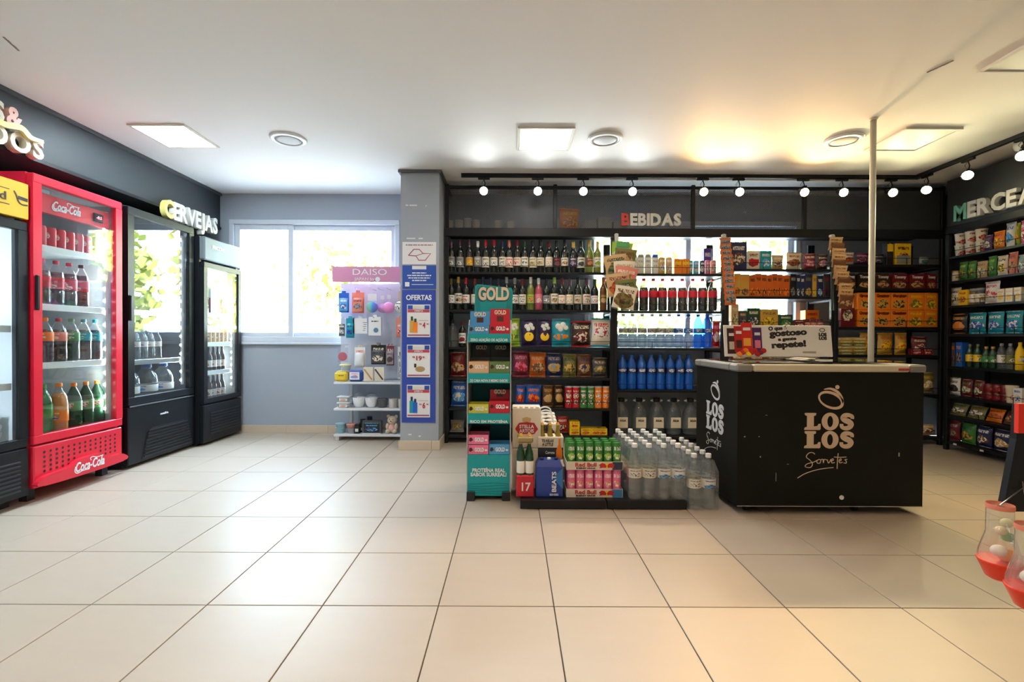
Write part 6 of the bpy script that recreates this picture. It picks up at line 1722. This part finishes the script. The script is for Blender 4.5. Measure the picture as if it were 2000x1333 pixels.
# advertising board on the freezer
t = thing('ad_board', 'white ice-cream board lettered O que é gostoso a gente repete', 'sign board', (1.875, 3.33, 0.9165), 0)
t.rotation_euler = (-0.12, 0.0, 0.02)
boxo('panel', (-0.385, 0.385, -0.003, 0.003, 0.0, 0.222), PAPER, t, 0.002)
boxo('foot', (-0.30, 0.30, 0.004, 0.05, 0.0, 0.012), PAPER, t)
for s, x, z, h, w in (('O que é', -0.02 + 0.02, 0.198, 0.026, 0.13), ('gostoso', 0.075, 0.162, 0.042, 0.27), ('a gente', 0.065, 0.122, 0.022, 0.13), ('repete!', 0.075, 0.082, 0.042, 0.245)):
    text(s, t, (x, -0.0045, z), h, INK, width=w, bold=0.045, tilt=0.06)
text('LOS', t, (0.32, -0.0045, 0.158), 0.022, INK, width=0.055, bold=0.05)
text('LOS', t, (0.32, -0.0045, 0.132), 0.022, INK, width=0.055, bold=0.05)
obj('logo_ring', ribbon([(0.018 * math.cos(a * PI / 10), 0.012 * math.sin(a * PI / 10)) for a in range(21)], 0.004, 0.001).mesh('logo_ring'), INK, t, (0.32, -0.003, 0.19))
for k in range(2):
    boxo('fine_print', (0.17, 0.265, -0.0045, -0.003, 0.026 + 0.008 * k, 0.029 + 0.008 * k), INK, t)
for k, (x0, x1, z0, z1, c_, c2) in enumerate(((-0.345, -0.275, 0.02, 0.20, rgb(60, 20, 25), rgb(200, 190, 170)), (-0.285, -0.21, 0.03, 0.215, rgb(185, 30, 35), rgb(60, 30, 25)), (-0.225, -0.135, 0.045, 0.240, rgb(210, 35, 30), rgb(240, 170, 60)), (-0.13, -0.055, 0.03, 0.205, rgb(75, 35, 100), rgb(225, 120, 150)))):
    x0, x1 = -0.362 + (x0 + 0.345) * 0.84, -0.362 + (x1 + 0.345) * 0.84
    pk = boxo('pack_picture', (x0, x1, -0.006 - 0.001 * k, -0.003, z0, z1), col(c_), t)
    boxo('pack_picture_detail', (x0 + 0.012, x1 - 0.012, -0.008 - 0.001 * k, -0.0062 - 0.001 * k, z0 + 0.03, z0 + 0.085), col(c2), pk)
    boxo('pack_picture_detail', (x0 + 0.012, x1 - 0.012, -0.008 - 0.001 * k, -0.0062 - 0.001 * k, z1 - 0.055, z1 - 0.035), BWHITE, pk)
for k in range(9):
    obj('fruit_picture', cached('fruit', lambda: MB().lathe([(1, 0), (0.9, 0.5), (0.4, 1)], 12).mesh('fruit_picture', True)), CC(('orange', 'red', 'orange', 'yellow', 'red', 'red', 'red', 'maroon', 'red')[k]), t, (-0.28 + 0.021 * k, -0.0105, 0.018 + 0.012 * (k % 3)), (PI / 2, 0, 0), (0.022, 0.018, 0.003))

# ------------------------------------------------------------------ grocery shelf on the far side (faces -x)
RX0, RX1, RY0, RY1 = 4.10, 4.52, 3.25, 4.50
LR = [1.815, 1.585, 1.355, 1.09, 0.79, 0.515, 0.325, 0.085]
t = thing('grocery_shelf', 'black grocery shelf under the MERCEARIA sign', 'shelf unit', (0, 0, 0))
for y in (RY0, RY1 - 0.035):
    for x in (RX0, RX1 - 0.035):
        boxo('post', (x, x + 0.035, y, y + 0.035, 0, 2.03), BLACK, t, 0.003)
for k, z in enumerate(LR):
    s = boxo('shelf', (RX0 + 0.002, RX1 - 0.036, RY0 + 0.036, RY1 - 0.036, z - 0.022, z), BLACK, t, 0.003)
    if z > 0.1:
        mb = MB().box(RX0 + 0.004, RX0 + 0.008, RY0 + 0.036, RY1 - 0.036, z + 0.05, z + 0.055)
        for q in range(5):
            yy = RY0 + 0.05 + q * (RY1 - RY0 - 0.1) / 4
            mb.box(RX0 + 0.004, RX0 + 0.008, yy, yy + 0.004, z, z + 0.052)
        obj('guard_rail', mb.mesh('guard_rail'), BLACK, s)
    for q in range(3):
        if z < 0.1:
            boxo('price_clip', (RX0 - 0.004, RX0 + 0.001, 4.36 - q * 0.25, 4.39 - q * 0.25, z - 0.02, z - 0.004), PAPER, s)
boxo('header_beam', (RX0 - 0.005, RX0 + 0.05, RY0, RY1, 2.032, 2.10), BLACK, t, 0.004)
boxo('header_panel', (RX0 + 0.015, RX0 + 0.03, RY0, RY1, 2.10, 2.54), CHAR, t)
boxo('back_panel', (RX1 - 0.012, RX1, RY0 + 0.036, RY1 - 0.036, 0.05, 2.03), CHAR, t)


def RY(px, X=4.18):
    return F_PX * X / (px - 1000.0)


RXI = 4.175
rot90 = -PI / 2


def rbag(lb, g, a, b, z, h, c, s=1, th=0.06, lean=0.0):
    ya, yb = RY(a), RY(b)
    q = bag(lb, g, RXI, (ya + yb) / 2, z, abs(ya - yb) * 0.97, h, th, PR(*c, s), name='food_bag', cat='food bag')
    q.rotation_euler = (lean, 0, rot90)
    return q


def rbox(lb, g, a, b, z, h, c, s=1, d=0.08):
    ya, yb = RY(a), RY(b)
    return carton(lb, g, RXI, (ya + yb) / 2, z, abs(ya - yb) * 0.97, d, h, PR(*c, s), rotz=rot90, name='food_box')


G = 'top grocery shelf'
for k in range(3):
    for j in range(2):
        q = thing('noodle_cup', 'white and brown noodle cup, %s tier, %s from the corner' % (('lower', 'upper')[j], ORD[k]), 'noodle cup', (RXI, 4.425 - k * 0.098, LR[0] + 0.0012 + j * 0.106), 0, 'noodle cups')
        obj('cup', lathe_me('cup', 'b', PROF['cup']), PR('cream', 'salmon', 'dred', k + j, z0=0.0, z1=0.5), q, (0, 0, 0), (0, 0, 0), (0.043, 0.043, 0.104))
        obj('lid', lathe_me('cuplid', 0, [(1.05, 0.965), (1.05, 0.985), (0.9, 1.0)], 16), PAPER, q, (0, 0, 0), (0, 0, 0), (0.043, 0.043, 0.104))
rbag('purple and white bag beside the noodle cups', G, 1922, 1938, LR[0], 0.14, ('purple', 'white', 'olive'), 2)
rbag('orange and yellow bag on the top grocery shelf', G, 1940, 1962, LR[0], 0.155, ('orange', 'yellow', 'red'), 3)
rbag('white and blue bag on the top grocery shelf', G, 1964, 1984, LR[0], 0.205, ('white', 'sky', 'blue'), 4)
rbag('lime green bag on the top grocery shelf', G, 1985, 1992, LR[0], 0.19, ('lime', 'orange', 'yellow'), 4)
rbag('pink bag on the top grocery shelf', G, 1993, 2012, LR[0], 0.20, ('pink', 'red', 'white'), 5)
G = 'second grocery shelf'
bottle('sauce_jar', 'small cream jar in the corner of the second grocery shelf', 'jar', None, RXI, RY(1866), LR[1], 'jar', 0.10, 0.03, CC('cream'), cap=CC('tan'), label=PR('cream', 'tan', 'brown', 1), lz=(0.2, 0.7))
rbag('green and brown bag on the second grocery shelf', G, 1874, 1890, LR[1], 0.17, ('green', 'brown', 'lime'), 2)
rbag('second green and brown bag beside the beige pouch', G, 1891, 1907, LR[1], 0.165, ('green', 'brown', 'lime'), 3)
rbag('beige pouch on the second grocery shelf', G, 1908, 1929, LR[1], 0.15, ('tan', 'cream', 'olive'), 3)
rbag('tall green bag on the second grocery shelf', G, 1930, 1947, LR[1], 0.18, ('green', 'dgreen', 'lime'), 4)
rbag('cream bag with dark emblem on the second grocery shelf', G, 1948, 1969, LR[1], 0.17, ('cream', 'yellow', 'dgreen'), 5)
rbag('pinkish patterned bag on the second grocery shelf', G, 1970, 1988, LR[1], 0.185, ('salmon', 'tan', 'maroon'), 6)
rbag('grey and white bag at the frame edge on the second grocery shelf', G, 1989, 2008, LR[1], 0.15, ('grey', 'white', 'teal'), 7)
G = 'third grocery shelf'
rbag('white bag with dark cross mark on the third grocery shelf', G, 1857, 1878, LR[2], 0.17, ('white', 'cream', 'black'), 2)
rbox('yellow box on the third grocery shelf', G, 1879, 1897, LR[2], 0.14, ('yellow', 'gold', 'red'), 3)
for k, px in enumerate((1903, 1915)):
    bottle('sauce_jar', 'glass jar with grey lid, %s from the yellow box' % ORD[k], 'jar', 'jars on the third grocery shelf', RXI, RY(px), LR[2], 'jar', 0.145, 0.035, CLEARG, cap=CC('grey'), label=PR('cream', 'tan', 'olive', 1), lz=(0.15, 0.65))
rbag('white bag with red band on the third grocery shelf', G, 1924, 1954, LR[2], 0.19, ('white', 'cream', 'red'), 8)
for k, (a, b) in enumerate(((1956, 1970), (1972, 1987), (1989, 2004))):
    rbox('cream block pack on the third grocery shelf, %s from the white bag' % ORD[k], G, a, b, LR[2], 0.115, ('cream', 'yellow', 'tan'), k)
G = 'fourth grocery shelf'
rbag('black bag with orange picture on the fourth grocery shelf', G, 1860, 1891, LR[3], 0.19, ('black', 'orange', 'tan'), 2)
for k, (a, b) in enumerate(((1893, 1928), (1930, 1963), (1965, 2000))):
    rbag('blue bag with biscuit picture, %s from the black bag' % ORD[k], G, a, b, LR[3], 0.19, ('teal', 'blue', 'white'), 3 + k)
G = 'fifth grocery shelf'
rbox('dark box in the corner of the fifth grocery shelf', G, 1868, 1874, LR[4], 0.22, ('dgrey', 'navy', 'dorange'), 2)
rbox('tall blue box on the fifth grocery shelf', G, 1876, 1888, LR[4], 0.225, ('blue', 'navy', 'tan'), 3)
for k, (px, g, lc, cc, h, w) in enumerate(((1896, GUAR, 'yellow', 'olive', 0.21, 'yellow-labelled oil'), (1911, GUAR, 'yellow', 'olive', 0.21, 'second yellow-labelled oil'), (1928, GUAR, 'green', 'gold', 0.19, 'green-labelled'), (1941, GUAR, 'green', 'gold', 0.19, 'second green-labelled'), (1958, CLEARG, 'white', 'grey', 0.22, 'clear'), (1975, CLEARG, 'olive', 'grey', 0.22, 'pale-labelled clear'), (1994, CC('yellow'), 'yellow', 'yellow', 0.23, 'yellow'))):
    bottle('oil_bottle', '%s bottle on the fifth grocery shelf' % w, 'bottle', 'bottles on the fifth grocery shelf', RXI, RY(px), LR[4], 'oil', h, 0.03, g, cap=CC(cc), label=PR(lc, 'white', 'dgreen', k), lz=(0.25, 0.55))
G = 'sixth grocery shelf'
rbag('white bag with black Z on the sixth grocery shelf', G, 1857, 1879, LR[5], 0.165, ('white', 'black', 'dgrey'), 2)
for k, (a, b) in enumerate(((1881, 1903), (1905, 1926))):
    rbag('red pouch with cream label, %s from the black and white bag' % ORD[k], G, a, b, LR[5], 0.16, ('dred', 'cream', 'green'), 3 + k)
for k in range(3):
    for j in range(2):
        can('red food can, %s tier, %s from the red pouches' % (('lower', 'upper')[j], ORD[k]), 'red food cans', RXI, RY(1935) - 0.066 * k, LR[5] + 0.071 * j, 0.07, 0.032, PR('dred', 'red', 'gold', k), name='food_can')
q = thing('margarine_tub', 'cream tub stacked beside the red cans', 'tub', (RXI, RY(1979), LR[5] + 0.0012), 0)
obj('tub', lathe_me('pot', 'b', PROF['pot']), PR('cream', 'dorange', 'white', 2), q, (0, 0, 0), (0, 0, 0), (0.04, 0.04, 0.14))
obj('lid', lathe_me('cuplid', 0, [(1.05, 0.965), (1.05, 0.985), (0.9, 1.0)], 16), CC('cream'), q, (0, 0, 0), (0, 0, 0), (0.042, 0.042, 0.145))
rbox('white box with blue band at the frame edge on the sixth grocery shelf', G, 1990, 2008, LR[5], 0.13, ('white', 'cream', 'blue'), 4)
G = 'seventh grocery shelf'
for a, b, c, lb in ((1857, 1889, ('olive', 'cream', 'dgreen'), 'olive packet lying in the corner of the seventh grocery shelf'), (1891, 1926, ('olive', 'white', 'brown'), 'olive and white packet on the seventh grocery shelf'), (1928, 1960, ('orange', 'dorange', 'brown'), 'orange packet on the seventh grocery shelf'), (1962, 1998, ('brown', 'tan', 'dred'), 'brown packet on the seventh grocery shelf')):
    rbag(lb, G, a, b, LR[6], 0.12, c, 3, lean=-0.35)
G = 'bottom grocery shelf'
for a, b, c, lb in ((1858, 1880, ('dred', 'brown', 'grey'), 'reddish bag in the corner of the bottom grocery shelf'), (1882, 1911, ('green', 'gold', 'dgreen'), 'green bag on the bottom grocery shelf'), (1913, 1943, ('navy', 'brown', 'white'), 'navy bag on the bottom grocery shelf'), (1945, 1985, ('navy', 'gold', 'white'), 'blue bag with yellow picture on the bottom grocery shelf')):
    rbag(lb, G, a, b, LR[7], 0.19, c, 4, 0.08)

# ------------------------------------------------------------------ candy stand at the frame edge
t = thing('candy_stand', 'black slanted candy stand at the photo edge', 'display stand', (0, 0, 0))
pts = [(1.56, 0.50), (1.60, 0.73), (1.606, 0.84), (2.10, 0.84), (2.10, 0.50)]
obj('side_panel', MB().prism(pts, 1.50, 1.52).mesh('side_panel'), BLACK, t)
boxo('column', (2.04, 2.10, 1.522, 1.58, 0.02, 1.30), BLACK, t, 0.004)
boxo('base', (1.93, 2.23, 1.42, 1.70, 0.0, 0.02), BLACK, t, 0.004)
boxo('red_header', (1.590, 2.05, 1.485, 1.498, 0.752, 0.845), col((0.75, 0.04, 0.02), 0.35), t)
for k, (x, y, z, s) in enumerate(((1.479, 1.43, 0.319, 0.93), (1.436, 1.305, 0.300, 0.95))):
    q = thing('candy_cup', 'clear red-bottomed candy cup, %s hanging at the photo edge' % ('upper one', 'lower one')[k], 'candy cup', (x, y, z), 0, 'hanging candy cups')
    obj('red_base', lathe_me('cb', 0, [(0.35, 0), (0.62, 0.15), (0.98, 0.88), (1.02, 0.95), (0.98, 1.0)], 24), col((0.75, 0.035, 0.012), 0.3), q, (0, 0, 0), (0, 0, 0), (0.056 * s, 0.056 * s, 0.065 * s))
    obj('clear_sleeve', lathe_me('cs', 0, [(0.96, 0), (0.92, 0.15), (0.62, 0.5), (0.60, 1.0)], 24, close=False), thin('candy_sleeve', (0.93, 0.94, 0.94), 0.05, 1.3, (0.8, 0.75, 0.72), 0.15), q, (0, 0, 0.065 * s), (0, 0, 0), (0.056 * s, 0.056 * s, 0.175 * s))
    obj('paper_ring', lathe_me('cr', 0, [(0.62, 0), (0.64, 0.5), (0.62, 1)], 24, close=False), col((0.70, 0.22, 0.14), 0.5), q, (0, 0, 0.232 * s), (0, 0, 0), (0.056 * s, 0.056 * s, 0.014))
    for j, (dx, dz, c_, sc) in enumerate(((0.012, 0.085, (0.85, 0.30, 0.05), 0.028), (-0.015, 0.10, (0.85, 0.78, 0.72), 0.024), (0.012, 0.145, (0.22, 0.42, 0.16), 0.02), (-0.01, 0.165, (0.75, 0.62, 0.40), 0.018), (0.008, 0.19, (0.70, 0.72, 0.45), 0.018))):
        obj('candy', ball_me, col(c_, 0.35), q, (dx * s, -0.012, dz * s), (0.3 * j, 0, 0), (sc * s, sc * 0.8 * s, sc * 0.75 * s))
    obj('hanger', MB().tube([(0, 0, 0.243 * s), (1.62 - x, 1.499 - y, 0.575 + 0.02 * k - z)], 0.002, 6).mesh('hanger'), CHROME, q)
